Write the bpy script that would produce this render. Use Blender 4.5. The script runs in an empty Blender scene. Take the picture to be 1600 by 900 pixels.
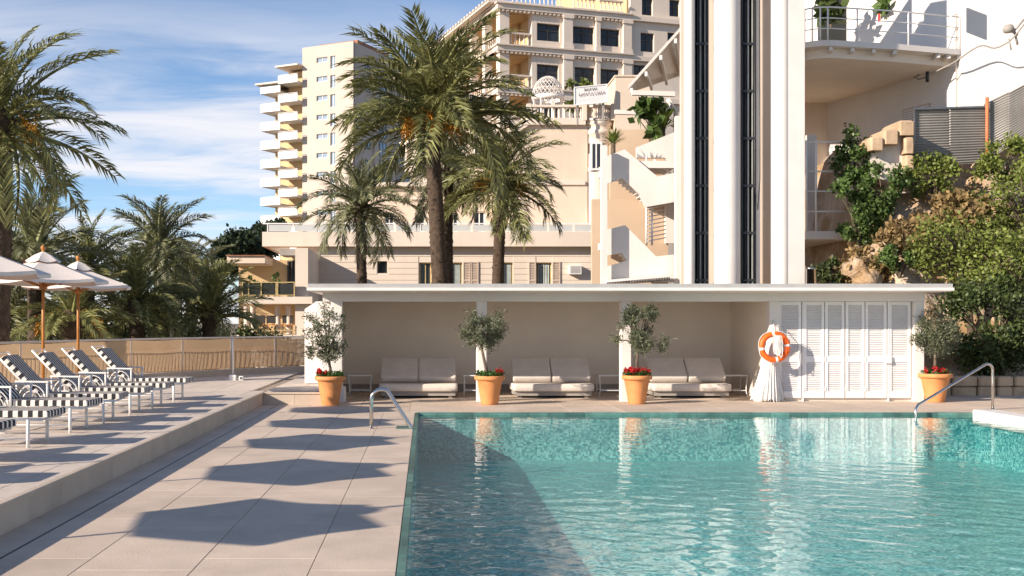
import bpy, math, random
import numpy as np
from mathutils import Vector, Matrix
R = math.radians
sc = bpy.context.scene
COL = sc.collection
random.seed(7); NP = np.random.default_rng(7)

# ---------------------------------------------------------------- camera, sky, sun, exposure
F, H, PX, PY = 1700.0, 1.6, 665.0, 505.0          # focal length in photo pixels, eye height, vanishing point
cd = bpy.data.cameras.new('camera'); cam = bpy.data.objects.new('camera', cd); COL.objects.link(cam)
cam.location = (0, 0, H); cam.rotation_euler = (R(90), 0, 0)
cd.sensor_width = 36; cd.lens = F/1600*36; cd.shift_x = (800-PX)/1600; cd.shift_y = (PY-450)/1600
cd.clip_start = .1; cd.clip_end = 9000
sc.camera = cam
SUN_AZ, SUN_EL = R(30), R(23)                    # shadows run to +X and a little to +Y
sdir = Vector((math.cos(SUN_AZ)*math.cos(SUN_EL), math.sin(SUN_AZ)*math.cos(SUN_EL), -math.sin(SUN_EL)))
w = bpy.data.worlds.new('World'); sc.world = w; w.use_nodes = True
nt = w.node_tree; nt.nodes.clear()
def N(nt, t, **k):
    n = nt.nodes.new(t)
    for a, b in k.items(): setattr(n, a, b)
    return n
sky = N(nt, 'ShaderNodeTexSky', sky_type='NISHITA'); sky.sun_disc = False
sky.sun_elevation = SUN_EL; sky.sun_rotation = math.atan2(-sdir.x, -sdir.y); sky.altitude = 0
sky.air_density = .75; sky.dust_density = 0; sky.ozone_density = 2.6
bg = N(nt, 'ShaderNodeBackground'); out = N(nt, 'ShaderNodeOutputWorld'); bg.inputs[1].default_value = .105
# wispy cirrus, spread over the whole dome
tc = N(nt, 'ShaderNodeTexCoord'); sep = N(nt, 'ShaderNodeSeparateXYZ'); nt.links.new(tc.outputs['Generated'], sep.inputs[0])
def M_(op, a, b=None, c=None):
    m = N(nt, 'ShaderNodeMath', operation=op)
    for i, v in enumerate((a, b, c)):
        if v is None: continue
        if isinstance(v, (int, float)): m.inputs[i].default_value = v
        else: nt.links.new(v, m.inputs[i])
    return m.outputs[0]
zz = M_('ADD', M_('MAXIMUM', sep.outputs[2], 0.0), .16)
cv = N(nt, 'ShaderNodeCombineXYZ')
nt.links.new(M_('DIVIDE', sep.outputs[0], zz), cv.inputs[0]); nt.links.new(M_('DIVIDE', sep.outputs[1], zz), cv.inputs[1])
mp = N(nt, 'ShaderNodeMapping'); mp.inputs['Rotation'].default_value = (0, 0, R(38)); mp.inputs['Scale'].default_value = (.55, 1.5, 1)
mp.inputs['Location'].default_value = (2.35, .5, 0)
nt.links.new(cv.outputs[0], mp.inputs[0])
n1 = N(nt, 'ShaderNodeTexNoise'); n1.inputs['Scale'].default_value = .5; n1.inputs['Detail'].default_value = 7; n1.inputs['Roughness'].default_value = .58; n1.inputs['Distortion'].default_value = .5
n2 = N(nt, 'ShaderNodeTexNoise'); n2.inputs['Scale'].default_value = 2.6; n2.inputs['Detail'].default_value = 8; n2.inputs['Roughness'].default_value = .6; n2.inputs['Distortion'].default_value = .9
nt.links.new(mp.outputs[0], n1.inputs[0]); nt.links.new(mp.outputs[0], n2.inputs[0])
cl = M_('ADD', M_('MULTIPLY', n1.outputs[0], .72), M_('MULTIPLY', n2.outputs[0], .28))
mr = N(nt, 'ShaderNodeMapRange', interpolation_type='SMOOTHSTEP'); mr.inputs[1].default_value = .45; mr.inputs[2].default_value = .60
nt.links.new(cl, mr.inputs[0])
mixc = N(nt, 'ShaderNodeMix', data_type='RGBA'); mh = N(nt, 'ShaderNodeMapRange', interpolation_type='SMOOTHSTEP'); mh.inputs[1].default_value = .19; mh.inputs[2].default_value = .30; mh.inputs[3].default_value = .9; mh.inputs[4].default_value = .12
nt.links.new(sep.outputs[2], mh.inputs[0]); nt.links.new(M_('MULTIPLY', mr.outputs[0], mh.outputs[0]), mixc.inputs[0])   # the cirrus bank thins out overhead
nt.links.new(sky.outputs[0], mixc.inputs[6]); mixc.inputs[7].default_value = (5.6, 5.5, 5.7, 1)
nt.links.new(mixc.outputs[2], bg.inputs[0]); nt.links.new(bg.outputs[0], out.inputs[0])

sl = bpy.data.lights.new('sun', 'SUN'); sl.energy = 5.0; sl.angle = R(.53); sl.color = (1, .865, .725)
so = bpy.data.objects.new('sun', sl); COL.objects.link(so); so.location = (-40, -25, 30)
so.rotation_euler = sdir.to_track_quat('-Z', 'Y').to_euler()
vs = sc.view_settings; vs.view_transform = 'Standard'; vs.look = 'None'; vs.gamma = 1; vs.use_curve_mapping = False; vs.exposure = .74
sc.render.engine = 'CYCLES'; cy = sc.cycles
cy.use_denoising = True; cy.max_bounces = 10; cy.transparent_max_bounces = 24; cy.diffuse_bounces = 7; cy.glossy_bounces = 4; cy.transmission_bounces = 6
cy.sample_clamp_indirect = 6

# ---------------------------------------------------------------- helpers
def at(px, py, d): return Vector(((px-PX)/F*d, d, H-(py-PY)/F*d))
def gx(px, d): return (px-PX)/F*d
def gz(py, d): return H-(py-PY)/F*d
def onz(px, py, z=0.0):
    d = (H-z)*F/(py-PY); return Vector(((px-PX)/F*d, d, z))

class MB:
    """collects shapes, builds them as one mesh"""
    def __init__(s): s.v = []; s.f = []; s.sm = []
    def add(s, vs, fs, smooth=False):
        o = len(s.v); s.v += [tuple(v) for v in vs]; s.f += [tuple(i+o for i in f) for f in fs]; s.sm += [smooth]*len(fs); return s
    def box(s, x0, x1, y0, y1, z0, z1, m=None):
        vs = [(x, y, z) for z in (z0, z1) for y in (y0, y1) for x in (x0, x1)]
        if m is not None: vs = [m @ Vector(v) for v in vs]
        return s.add(vs, [(0,2,3,1),(4,5,7,6),(0,1,5,4),(2,6,7,3),(0,4,6,2),(1,3,7,5)])
    def bev(s, x0, x1, y0, y1, z0, z1, b=.01, m=None):
        """box with its four upright and top edges chamfered"""
        rings = []
        for z, i in ((z0, 0), (z1-b, 0), (z1, b)):
            rings.append([(x0+i+b,y0+i,z),(x1-i-b,y0+i,z),(x1-i,y0+i+b,z),(x1-i,y1-i-b,z),(x1-i-b,y1-i,z),(x0+i+b,y1-i,z),(x0+i,y1-i-b,z),(x0+i,y0+i+b,z)])
        vs = sum(rings, [])
        if m is not None: vs = [m @ Vector(v) for v in vs]
        fs = [tuple(range(7,-1,-1)), tuple(range(16,24))]
        for r in (0, 8):
            for k in range(8): fs.append((r+k, r+(k+1)%8, r+8+(k+1)%8, r+8+k))
        return s.add(vs, fs)
    def prism(s, pts, vec):
        """polygon (3d points) pushed along vec"""
        n = len(pts); a = [Vector(p) for p in pts]; b = [p+Vector(vec) for p in a]
        nrm = sum(((a[i]-a[0]).cross(a[(i+1) % n]-a[0]) for i in range(n)), Vector())
        flip = nrm.dot(Vector(vec)) > 0
        fs = [tuple(range(n)), tuple(range(2*n-1, n-1, -1))] + [(i, n+i, n+(i+1) % n, (i+1) % n) for i in range(n)]
        if flip: fs = [f[::-1] for f in fs]
        return s.add(a+b, fs)
    def tube(s, path, rad, n=8, cap=True, smooth=True, closed=False):
        P = [Vector(p) for p in path]; L = len(P)
        if isinstance(rad, (int, float)): rad = [rad]*L
        vs = []; up = None
        for i in range(L):
            if closed: t = (P[(i+1) % L]-P[i-1])
            else: t = (P[min(i+1, L-1)]-P[max(i-1, 0)])
            t.normalize()
            if up is None:
                up = Vector((0,0,1)) if abs(t.z) < .9 else Vector((1,0,0))
            a = t.cross(up)
            if a.length < 1e-5: a = t.orthogonal()
            a.normalize(); b = a.cross(t).normalized(); up = b
            for k in range(n):
                q = 2*math.pi*k/n; vs.append(P[i]+(a*math.cos(q)+b*math.sin(q))*rad[i])
        fs = []
        for i in range(L if closed else L-1):
            j = (i+1) % L
            for k in range(n): fs.append((i*n+k, i*n+(k+1) % n, j*n+(k+1) % n, j*n+k))
        s.add(vs, fs, smooth)
        if cap and not closed:
            o = len(s.v)-L*n; s.f += [tuple(o+k for k in range(n-1,-1,-1)), tuple(o+(L-1)*n+k for k in range(n))]; s.sm += [False]*2
        return s
    def bar(s, a, b, w, h=None):
        """square bar from a to b"""
        a = Vector(a); b = Vector(b); t = (b-a).normalized(); h = h or w
        u = Vector((0,0,1)) if abs(t.z) < .95 else Vector((0,1,0))
        x = t.cross(u).normalized()*w/2; y = x.cross(t).normalized()*h/2
        vs = [p+sx*x+sy*y for p in (a, b) for sx, sy in ((-1,-1),(1,-1),(1,1),(-1,1))]
        return s.add(vs, [(0,1,2,3),(7,6,5,4),(0,4,5,1),(1,5,6,2),(2,6,7,3),(3,7,4,0)])
    def lathe(s, prof, c=(0,0,0), n=24, smooth=True, a0=0, a1=2*math.pi):
        full = abs(a1-a0-2*math.pi) < 1e-6; m = n if full else n+1; vs = []
        for r, z in prof:
            for k in range(m):
                q = a0+(a1-a0)*k/n; vs.append((c[0]+r*math.cos(q), c[1]+r*math.sin(q), c[2]+z))
        fs = []
        for i in range(len(prof)-1):
            for k in range(n): fs.append((i*m+k, i*m+(k+1) % m, (i+1)*m+(k+1) % m, (i+1)*m+k))
        return s.add(vs, fs, smooth)
    def mesh(s, name):
        me = bpy.data.meshes.new(name); me.from_pydata(s.v, [], s.f); me.polygons.foreach_set('use_smooth', s.sm); me.update(); return me
    def build(s, name, mat, parent=None, **t):
        return link(name, s.mesh(name), mat, parent, **t)
def link(name, me, mat=None, parent=None, loc=None, rot=None, label=None, cat=None, group=None, kind=None):
    o = bpy.data.objects.new(name, me); COL.objects.link(o)
    if me is not None and mat is not None and not me.materials: me.materials.append(mat)
    if parent is not None: o.parent = parent
    if loc is not None: o.location = loc
    if rot is not None: o.rotation_euler = rot
    return tag(o, label, cat, group, kind)
def tag(o, label=None, cat=None, group=None, kind=None):
    for k, v in (('label', label), ('category', cat), ('group', group), ('kind', kind)):
        if v: o[k] = v
    return o
def empty(name, loc=(0,0,0), rz=0, **t):
    return link(name, None, loc=loc, rot=(0,0,rz), **t)
def copy_tree(o, parent=None):
    c = o.copy(); COL.objects.link(c); c.parent = parent
    for ch in list(KIDS.get(o.name, [])) or [k for k in o.children]: copy_tree(ch, c)
    return c
KIDS = {}
def npmesh(name, V, Fq, mat):
    """fast mesh from numpy arrays, all faces with the same corner count"""
    me = bpy.data.meshes.new(name); nv, nf, k = len(V), len(Fq), Fq.shape[1]
    me.vertices.add(nv); me.vertices.foreach_set('co', V.astype(np.float32).ravel())
    me.loops.add(nf*k); me.loops.foreach_set('vertex_index', Fq.astype(np.int32).ravel())
    me.polygons.add(nf); me.polygons.foreach_set('loop_start', np.arange(0, nf*k, k, dtype=np.int32))
    me.update(calc_edges=True); me.materials.append(mat); return me

# ---------------------------------------------------------------- materials
def pm(name, col, rough=.65, var=.10, scale=2.5, bump=0, bscale=30, col2=None, metal=0, spec=.4, stain=0, leaf=0, objvar=0):
    m = bpy.data.materials.new(name); m.use_nodes = True; t = m.node_tree; b = t.nodes['Principled BSDF']
    b.inputs['Roughness'].default_value = rough; b.inputs['Metallic'].default_value = metal; b.inputs['Specular IOR Level'].default_value = spec
    g = N(t, 'ShaderNodeNewGeometry')
    c2 = col2 or tuple(max(0, c*(1-2.2*var)) for c in col)
    n = N(t, 'ShaderNodeTexNoise'); n.inputs['Scale'].default_value = scale; n.inputs['Detail'].default_value = 6; n.inputs['Roughness'].default_value = .62
    t.links.new(g.outputs['Position'], n.inputs[0])
    r = N(t, 'ShaderNodeMapRange'); r.inputs[1].default_value = .36; r.inputs[2].default_value = .66; t.links.new(n.outputs[0], r.inputs[0])
    mx = N(t, 'ShaderNodeMix', data_type='RGBA'); t.links.new(r.outputs[0], mx.inputs[0])
    mx.inputs[6].default_value = (*c2, 1); mx.inputs[7].default_value = (*col, 1); last = mx.outputs[2]
    if stain:      # long streaks of dirt
        mp = N(t, 'ShaderNodeMapping'); mp.inputs['Scale'].default_value = (1.6, 1.6, .22); t.links.new(g.outputs['Position'], mp.inputs[0])
        n3 = N(t, 'ShaderNodeTexNoise'); n3.inputs['Scale'].default_value = 1.7; n3.inputs['Detail'].default_value = 8; n3.inputs['Roughness'].default_value = .7; t.links.new(mp.outputs[0], n3.inputs[0])
        r3 = N(t, 'ShaderNodeMapRange'); r3.inputs[1].default_value = .52; r3.inputs[2].default_value = .75; r3.inputs[4].default_value = stain; t.links.new(n3.outputs[0], r3.inputs[0])
        m3 = N(t, 'ShaderNodeMix', data_type='RGBA'); t.links.new(r3.outputs[0], m3.inputs[0]); t.links.new(last, m3.inputs[6]); m3.inputs[7].default_value = tuple(c*k for c, k in zip(col, (.55,.48,.40)))+(1,); last = m3.outputs[2]
    if objvar:     # each piece a little different
        oi = N(t, 'ShaderNodeObjectInfo'); hs = N(t, 'ShaderNodeHueSaturation')
        rr = N(t, 'ShaderNodeMapRange'); rr.inputs[3].default_value = 1-objvar; rr.inputs[4].default_value = 1+objvar
        t.links.new(oi.outputs['Random'], rr.inputs[0]); t.links.new(rr.outputs[0], hs.inputs['Value']); t.links.new(last, hs.inputs['Color']); last = hs.outputs[0]
    if leaf:       # each leaf a little different, light shining through
        rr = N(t, 'ShaderNodeMapRange'); rr.inputs[3].default_value = 1-leaf; rr.inputs[4].default_value = 1+leaf
        hs = N(t, 'ShaderNodeHueSaturation'); t.links.new(g.outputs['Random Per Island'], rr.inputs[0]); t.links.new(rr.outputs[0], hs.inputs['Value'])
        t.links.new(last, hs.inputs['Color']); last = hs.outputs[0]
        tr = N(t, 'ShaderNodeBsdfTranslucent'); t.links.new(last, tr.inputs[0]); ms = N(t, 'ShaderNodeMixShader'); ms.inputs[0].default_value = .28
        t.links.new(b.outputs[0], ms.inputs[1]); t.links.new(tr.outputs[0], ms.inputs[2]); t.links.new(ms.outputs[0], t.nodes['Material Output'].inputs[0])
    t.links.new(last, b.inputs['Base Color'])
    if bump:
        n2 = N(t, 'ShaderNodeTexNoise'); n2.inputs['Scale'].default_value = bscale; n2.inputs['Detail'].default_value = 5; t.links.new(g.outputs['Position'], n2.inputs[0])
        bp = N(t, 'ShaderNodeBump'); bp.inputs['Strength'].default_value = bump; bp.inputs['Distance'].default_value = .02
        t.links.new(n2.outputs[0], bp.inputs['Height']); t.links.new(bp.outputs[0], b.inputs['Normal'])
    return m
MT = dict(
 deck=pm('deck_stone', (.60,.49,.39), .7, .08, 1.3, .15, 60, objvar=.06, stain=.3),
 upper=pm('upper_deck_stone', (.62,.535,.46), .7, .09, 5, .15, 50, objvar=.06),
 riser=pm('riser_stone', (.52,.43,.34), .7, .07, 2, .1, 50, objvar=.05),
 joint=pm('joint_mortar', (.33,.265,.21), .9, .1),
 white=pm('white_render', (.73,.685,.64), .75, .03, 1.5, .12, 30, stain=.10),
 inner=pm('inner_wall_render', (.80,.72,.62), .8, .03, 1.2, .08, 30),
 grey=pm('roof_flashing', (.42,.41,.40), .6, .06, 3),
 whitemetal=pm('white_painted_metal', (.80,.79,.77), .35, .04, 6),
 louvre=pm('shutter_paint', (.79,.77,.76), .5, .03, 3, stain=.12),
 plinth=pm('grey_plinth', (.34,.31,.28), .7, .08),
 cushion=pm('cream_cushion', (.66,.60,.54), .9, .05, 5, .25, 9),
 terracotta=pm('terracotta', (.68,.285,.10), .7, .10, 5, .2, 40, stain=.35),
 soil=pm('soil', (.06,.04,.03), .95, .2, 20, .5, 60),
 olive=pm('olive_leaf', (.17,.19,.11), .5, .2, 3, leaf=.5),
 bark=pm('bark', (.16,.12,.085), .9, .2, 9, .7, 40),
 palmbark=pm('palm_bark', (.10,.068,.045), .95, .25, 9, .9, 22),
 frond=pm('palm_leaflet', (.28,.285,.11), .42, .18, 1.5, leaf=.4),
 frond2=pm('palm_leaflet_grey', (.29,.30,.16), .42, .18, 1.5, leaf=.4),
 rachis=pm('palm_stem', (.26,.22,.09), .5, .15),
 dates=pm('date_cluster', (.75,.33,.02), .6, .25, 14),
 flower=pm('red_petal', (.62,.015,.02), .6, .2, 20, leaf=.3),
 geranium=pm('geranium_leaf', (.07,.15,.03), .6, .2, 6, leaf=.4),
 steel=pm('stainless_steel', (.62,.60,.57), .18, .03, 4, metal=1),
 orange=pm('life_ring_orange', (.90,.14,.015), .45, .06, 6),
 tape=pm('reflective_tape', (.75,.74,.72), .4, .03),
 rope=pm('white_rope', (.76,.74,.70), .9, .06, 20),
 dark=pm('dark_metal', (.035,.037,.04), .4, .15, 4),
 midmetal=pm('rail_metal', (.25,.25,.25), .35, .1, 4, metal=.8),
 glass=None,
 canvas=pm('umbrella_canvas', (.76,.67,.60), .9, .04, 3, .1, 120),
 wood=pm('umbrella_wood', (.50,.20,.045), .45, .15, 6),
 cream=pm('cream_render', (.70,.575,.45), .8, .05, .35, .06, 8, stain=.13),
 cream2=pm('pale_cream_render', (.72,.62,.52), .8, .05, .4, .06, 8, stain=.16),
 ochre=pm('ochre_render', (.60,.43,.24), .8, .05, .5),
 tower=pm('tower_render', (.56,.475,.405), .8, .04, .2, stain=.10),
 parapet=pm('balcony_parapet', (.72,.72,.71), .5, .04, .6),
 frame=pm('dark_window_frame', (.05,.045,.04), .5, .1),
 goldframe=pm('gilt_frame', (.55,.42,.20), .45, .1),
 shut=pm('beige_shutter', (.58,.47,.38), .7, .08, 2),
 curtain=pm('curtain', (.45,.50,.48), .9, .15, 3),
 terra2=pm('roof_tile', (.42,.19,.11), .8, .2, 3),
 corr=pm('corrugated_steel', (.36,.34,.31), .45, .12, 1.2, metal=.35, stain=.3),
 rust=pm('orange_pipe', (.60,.20,.08), .6, .15, 5),
 stone=pm('ruin_stone', (.56,.40,.26), .9, .18, 1.6, .8, 7),
 plaster=pm('old_plaster', (.72,.64,.56), .9, .12, 1.4, .4, 10, stain=.4),
 bush1=pm('yellow_green_leaf', (.20,.245,.05), .55, .2, 1.2, leaf=.45),
 bush2=pm('dark_green_leaf', (.085,.12,.035), .5, .2, 1.2, leaf=.5),
 bush3=pm('ivy_leaf', (.11,.18,.045), .5, .2, 1.2, leaf=.5),
 dry=pm('dry_grass', (.36,.25,.11), .9, .2, 3, leaf=.35),
 pine=pm('pine_needles', (.035,.06,.025), .7, .25, .6, leaf=.5),
 ground=pm('earth', (.22,.17,.11), .95, .2, .3, .3, 4),
 coping=pm('white_coping', (.74,.70,.66), .6, .05, 3, stain=.1),
 screen=None, stripe=None, water=None, pool=None, rock=None,
)
def glassmat(name, col, rough=.06):
    m = pm(name, col, rough, .15, .5, spec=.35); return m
MT['glass'] = glassmat('window_glass', (.035,.045,.055))
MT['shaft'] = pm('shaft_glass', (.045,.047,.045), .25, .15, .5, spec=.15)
MT['lightrail'] = pm('light_grey_rail', (.30,.30,.28), .5, .1, 3)
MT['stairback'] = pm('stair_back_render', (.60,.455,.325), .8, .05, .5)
# ---------------------------------------------------------------- special materials
def nm(name):
    m = bpy.data.materials.new(name); m.use_nodes = True; t = m.node_tree; return m, t, t.nodes['Principled BSDF'], t.nodes['Material Output']
def math_(t, op, a, b=None):
    m = N(t, 'ShaderNodeMath', operation=op)
    for i, v in enumerate((a, b)):
        if v is None: continue
        if isinstance(v, (int, float)): m.inputs[i].default_value = v
        else: t.links.new(v, m.inputs[i])
    return m.outputs[0]
def mixrgb(t, f, a, b):
    m = N(t, 'ShaderNodeMix', data_type='RGBA')
    for i, v in ((0, f), (6, a), (7, b)):
        if isinstance(v, tuple): m.inputs[i].default_value = (*v, 1) if len(v) == 3 else v
        elif isinstance(v, (int, float)): m.inputs[i].default_value = v
        else: t.links.new(v, m.inputs[i])
    return m.outputs[2]
# black and white striped cushion cloth
m, t, b, o = nm('striped_cloth'); MT['stripe'] = m
tc_ = N(t, 'ShaderNodeTexCoord'); so_ = N(t, 'ShaderNodeSeparateXYZ'); t.links.new(tc_.outputs['Object'], so_.inputs[0])
sn = N(t, 'ShaderNodeSeparateXYZ'); t.links.new(tc_.outputs['Normal'], sn.inputs[0])
side = math_(t, 'GREATER_THAN', math_(t, 'ABSOLUTE', sn.outputs[1]), .6)
top = math_(t, 'GREATER_THAN', math_(t, 'FRACT', math_(t, 'MULTIPLY', so_.outputs[1], 1/.098)), .58)
lng = math_(t, 'GREATER_THAN', math_(t, 'FRACT', math_(t, 'MULTIPLY', so_.outputs[0], 1/.11)), .5)
mf = N(t, 'ShaderNodeMix', data_type='FLOAT'); t.links.new(side, mf.inputs[0]); t.links.new(top, mf.inputs[2]); t.links.new(lng, mf.inputs[3])
t.links.new(mixrgb(t, mf.outputs[0], (.018,.018,.02), (.74,.68,.62)), b.inputs['Base Color']); b.inputs['Roughness'].default_value = .85
# woven privacy screen
m, t, b, o = nm('woven_screen'); MT['screen'] = m
g_ = N(t, 'ShaderNodeNewGeometry'); nz = N(t, 'ShaderNodeTexNoise'); nz.inputs['Scale'].default_value = 2.2; nz.inputs['Detail'].default_value = 5; t.links.new(g_.outputs['Position'], nz.inputs[0])
cl_ = mixrgb(t, nz.outputs[0], (.50,.33,.19), (.60,.43,.27)); t.links.new(cl_, b.inputs['Base Color']); b.inputs['Roughness'].default_value = .9
tl = N(t, 'ShaderNodeBsdfTranslucent'); t.links.new(cl_, tl.inputs[0]); tp = N(t, 'ShaderNodeBsdfTransparent')
m1 = N(t, 'ShaderNodeMixShader'); m1.inputs[0].default_value = .35; t.links.new(b.outputs[0], m1.inputs[1]); t.links.new(tl.outputs[0], m1.inputs[2])
m2 = N(t, 'ShaderNodeMixShader'); m2.inputs[0].default_value = .12; t.links.new(m1.outputs[0], m2.inputs[1]); t.links.new(tp.outputs[0], m2.inputs[2]); t.links.new(m2.outputs[0], o.inputs[0])
# pool mosaic: small glass tiles in mixed sea greens, grouped in sheets
m, t, b, o = nm('pool_mosaic'); MT['pool'] = m
g_ = N(t, 'ShaderNodeNewGeometry')
def cells(sc_):
    mp_ = N(t, 'ShaderNodeVectorMath', operation='SCALE'); t.links.new(g_.outputs['Position'], mp_.inputs[0]); mp_.inputs['Scale'].default_value = sc_
    fl = N(t, 'ShaderNodeVectorMath', operation='FLOOR'); ad = N(t, 'ShaderNodeVectorMath', operation='ADD'); ad.inputs[1].default_value = (.013,.017,.011)
    t.links.new(mp_.outputs[0], ad.inputs[0]); t.links.new(ad.outputs[0], fl.inputs[0])
    wn = N(t, 'ShaderNodeTexWhiteNoise', noise_dimensions='3D'); t.links.new(fl.outputs[0], wn.inputs[0]); return wn.outputs[0]
c_ = mixrgb(t, math_(t, 'POWER', cells(32), 1.2), (.008,.27,.32), (.44,.90,.84))  # mixed tile tones, contrast widened to paint in caustic sparkle
c_ = mixrgb(t, math_(t, 'MULTIPLY', cells(3.2), .3), c_, (.02,.34,.38))
t.links.new(c_, b.inputs['Base Color']); b.inputs['Roughness'].default_value = .35
# water: real ripples in the mesh, mirror by Fresnel, part refracted, part straight through
m, t, b, o = nm('pool_water'); MT['water'] = m; t.nodes.remove(b)
lw = N(t, 'ShaderNodeLayerWeight'); lw.inputs[0].default_value = .5
fr = N(t, 'ShaderNodeMath', operation='MULTIPLY_ADD'); fr.inputs[1].default_value = .95; fr.inputs[2].default_value = .02; t.links.new(math_(t, 'POWER', lw.outputs['Facing'], 5.2), fr.inputs[0])
gl = N(t, 'ShaderNodeBsdfGlossy'); gl.inputs['Roughness'].default_value = .0
rf = N(t, 'ShaderNodeBsdfRefraction'); rf.inputs['IOR'].default_value = 1.10; rf.inputs['Roughness'].default_value = 0; rf.inputs['Color'].default_value = (.93,1,.99,1)
tp = N(t, 'ShaderNodeBsdfTransparent'); tp.inputs[0].default_value = (.93,1,.99,1)
ma = N(t, 'ShaderNodeMixShader'); ma.inputs[0].default_value = .88; t.links.new(rf.outputs[0], ma.inputs[1]); t.links.new(tp.outputs[0], ma.inputs[2])
mb = N(t, 'ShaderNodeMixShader'); t.links.new(fr.outputs[0], mb.inputs[0]); t.links.new(ma.outputs[0], mb.inputs[1]); t.links.new(gl.outputs[0], mb.inputs[2]); t.links.new(mb.outputs[0], o.inputs[0])
# rock of the hillside: bare stone, ochre earth
m, t, b, o = nm('hill_rock'); MT['rock'] = m
g_ = N(t, 'ShaderNodeNewGeometry')
na = N(t, 'ShaderNodeTexNoise'); na.inputs['Scale'].default_value = .9; na.inputs['Detail'].default_value = 9; na.inputs['Roughness'].default_value = .65; t.links.new(g_.outputs['Position'], na.inputs[0])
ra = N(t, 'ShaderNodeMapRange'); ra.inputs[1].default_value = .4; ra.inputs[2].default_value = .62; t.links.new(na.outputs[0], ra.inputs[0])
t.links.new(mixrgb(t, ra.outputs[0], (.30,.19,.09), (.52,.41,.31)), b.inputs['Base Color']); b.inputs['Roughness'].default_value = .95
nb = N(t, 'ShaderNodeTexNoise'); nb.inputs['Scale'].default_value = 5; nb.inputs['Detail'].default_value = 9; t.links.new(g_.outputs['Position'], nb.inputs[0])
bp = N(t, 'ShaderNodeBump'); bp.inputs['Strength'].default_value = .9; bp.inputs['Distance'].default_value = .12; t.links.new(nb.outputs[0], bp.inputs['Height']); t.links.new(bp.outputs[0], b.inputs['Normal'])

# ---------------------------------------------------------------- setting: ground, decks, pool
PL, PRt, PF, PN = -.14, 9.85, 19.5, 2.0           # pool left, right, far, near edges
PD, WL = -.86, -.048                                # floor of the pool, water level
UD = .24                                            # upper deck height
SX, SY = -3.2, 21.4                                 # face of the step
gm = MB(); gm.add([(-4000,-4000,-1.3),(4000,-4000,-1.3),(4000,6000,-1.3),(-4000,6000,-1.3)], [(0,1,2,3)])
gm.build('ground', MT['ground'], kind='structure')
# lower deck: bed + slabs
dk = MB()
for x0, x1, y0, y1 in ((SX, PL-.02, -4, PF), (SX, 16, PF+.04, 27), (PRt+.02, 16, -4, PF)): dk.box(x0, x1, y0, y1, -1.2, -.012)
deck = dk.build('pool_deck', MT['joint'], kind='structure')
sl_cache = {}
def slab(parent, x0, x1, y0, y1, z, name, mat, th=.03, gap=.004):
    k = (round(x1-x0, 3), round(y1-y0, 3), name)
    if k not in sl_cache:
        q = MB(); q.bev(gap/2, x1-x0-gap/2, gap/2, y1-y0-gap/2, -th, 0, .003); me = q.mesh(name); me.materials.append(mat); sl_cache[k] = me
    return link(name, sl_cache[k], None, parent, (x0, y0, z))
xs = [SX, -2.27, -1.51, -.75, PL-.05]
for i in range(4):
    y = -.1-.35*(i % 2)
    while y < PF-.01:
        y1 = min(y+1.5, PF); slab(deck, xs[i], xs[i+1], y, y1, 0, 'paving_slab', MT['deck']); y = y1
x = SX; i = 0
while x < 15.9:
    for j in range(3):
        y0 = PF+.05+j*1.3; slab(deck, x, x+.97, y0, y0+1.3, 0, 'paving_slab', MT['deck'])
    slab(deck, x, x+.97, PF+3.95, PF+6.3, 0, 'paving_slab', MT['deck'])
    x += .97
# pool coping edge stones (dark green tile lip) and basin
pb = MB()
def wallq(a, b_, z0, z1): pb.add([(*a, z0), (*b_, z0), (*b_, z1), (*a, z1)], [(0,1,2,3)])
pb.add([(PL,PN,PD),(PRt,PN,PD),(PRt,PF,PD),(PL,PF,PD)], [(0,1,2,3)])
wallq((PL,PN), (PL,PF), PD, -.02); wallq((PL,PF), (PRt,PF), PD, -.02); wallq((PRt,PF), (PRt,PN), PD, -.02); wallq((PRt,PN), (PL,PN), PD, -.02)
basin = pb.build('pool_basin', MT['pool'], kind='structure')
MT['gtile'] = pm('green_edge_tile', (.10,.22,.19), .3, .2, 3, objvar=.35)
x = PL
while x < PRt-.05:                                   # far waterline tiles, one by one
    x1 = min(x+.333, PRt); q = MB(); q.bev(x+.002, x1-.002, PF-.012, PF+.045, -.11, .001, .003); q.build('edge_tile', MT['gtile'], basin); x = x1
y = PN
while y < PF-.05:
    y1 = min(y+.5, PF); q = MB(); q.bev(PL-.045, PL+.012, y+.002, y1-.002, -.11, .001, .003); q.build('edge_tile', MT['gtile'], basin); y = y1
q = MB(); q.bev(PRt-.06, PRt+.35, 2, PF-.02, -.2, .055, .012); q.build('white_coping', MT['coping'], basin)
# water sheet with real ripples
nx, ny = 520, 900
X = np.linspace(PL+.013, PRt-.062, nx); Yy = PN + (PF-.013-PN)*np.linspace(0, 1, ny)
GX, GY = np.meshgrid(X, Yy); Z = np.zeros_like(GX); rg = np.random.default_rng(3)
amp = .35+.65*np.clip((13.5-GY)/4.5, 0, 1)           # breeze ruffles the near half more
for k in range(70):
    lam = .07*(.55/.07)**rg.random()**1.2; th = rg.normal(1.25, .75); kx, ky = math.cos(th)*2*math.pi/lam, math.sin(th)*2*math.pi/lam
    Z += np.sin(kx*GX+ky*GY+rg.random()*7+.6*np.sin(GX*1.3+k)+.6*np.sin(GY*.9+2*k))*lam*.0010
Z = Z*amp+WL
V = np.stack([GX, GY, Z], -1).reshape(-1, 3); ii = np.arange(nx*ny).reshape(ny, nx)
Fq = np.stack([ii[:-1,:-1], ii[:-1,1:], ii[1:,1:], ii[1:,:-1]], -1).reshape(-1, 4)
wm = npmesh('pool_water', V, Fq, MT['water']); wm.polygons.foreach_set('use_smooth', [True]*len(Fq))
link('pool_water', wm, kind='structure')

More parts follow.
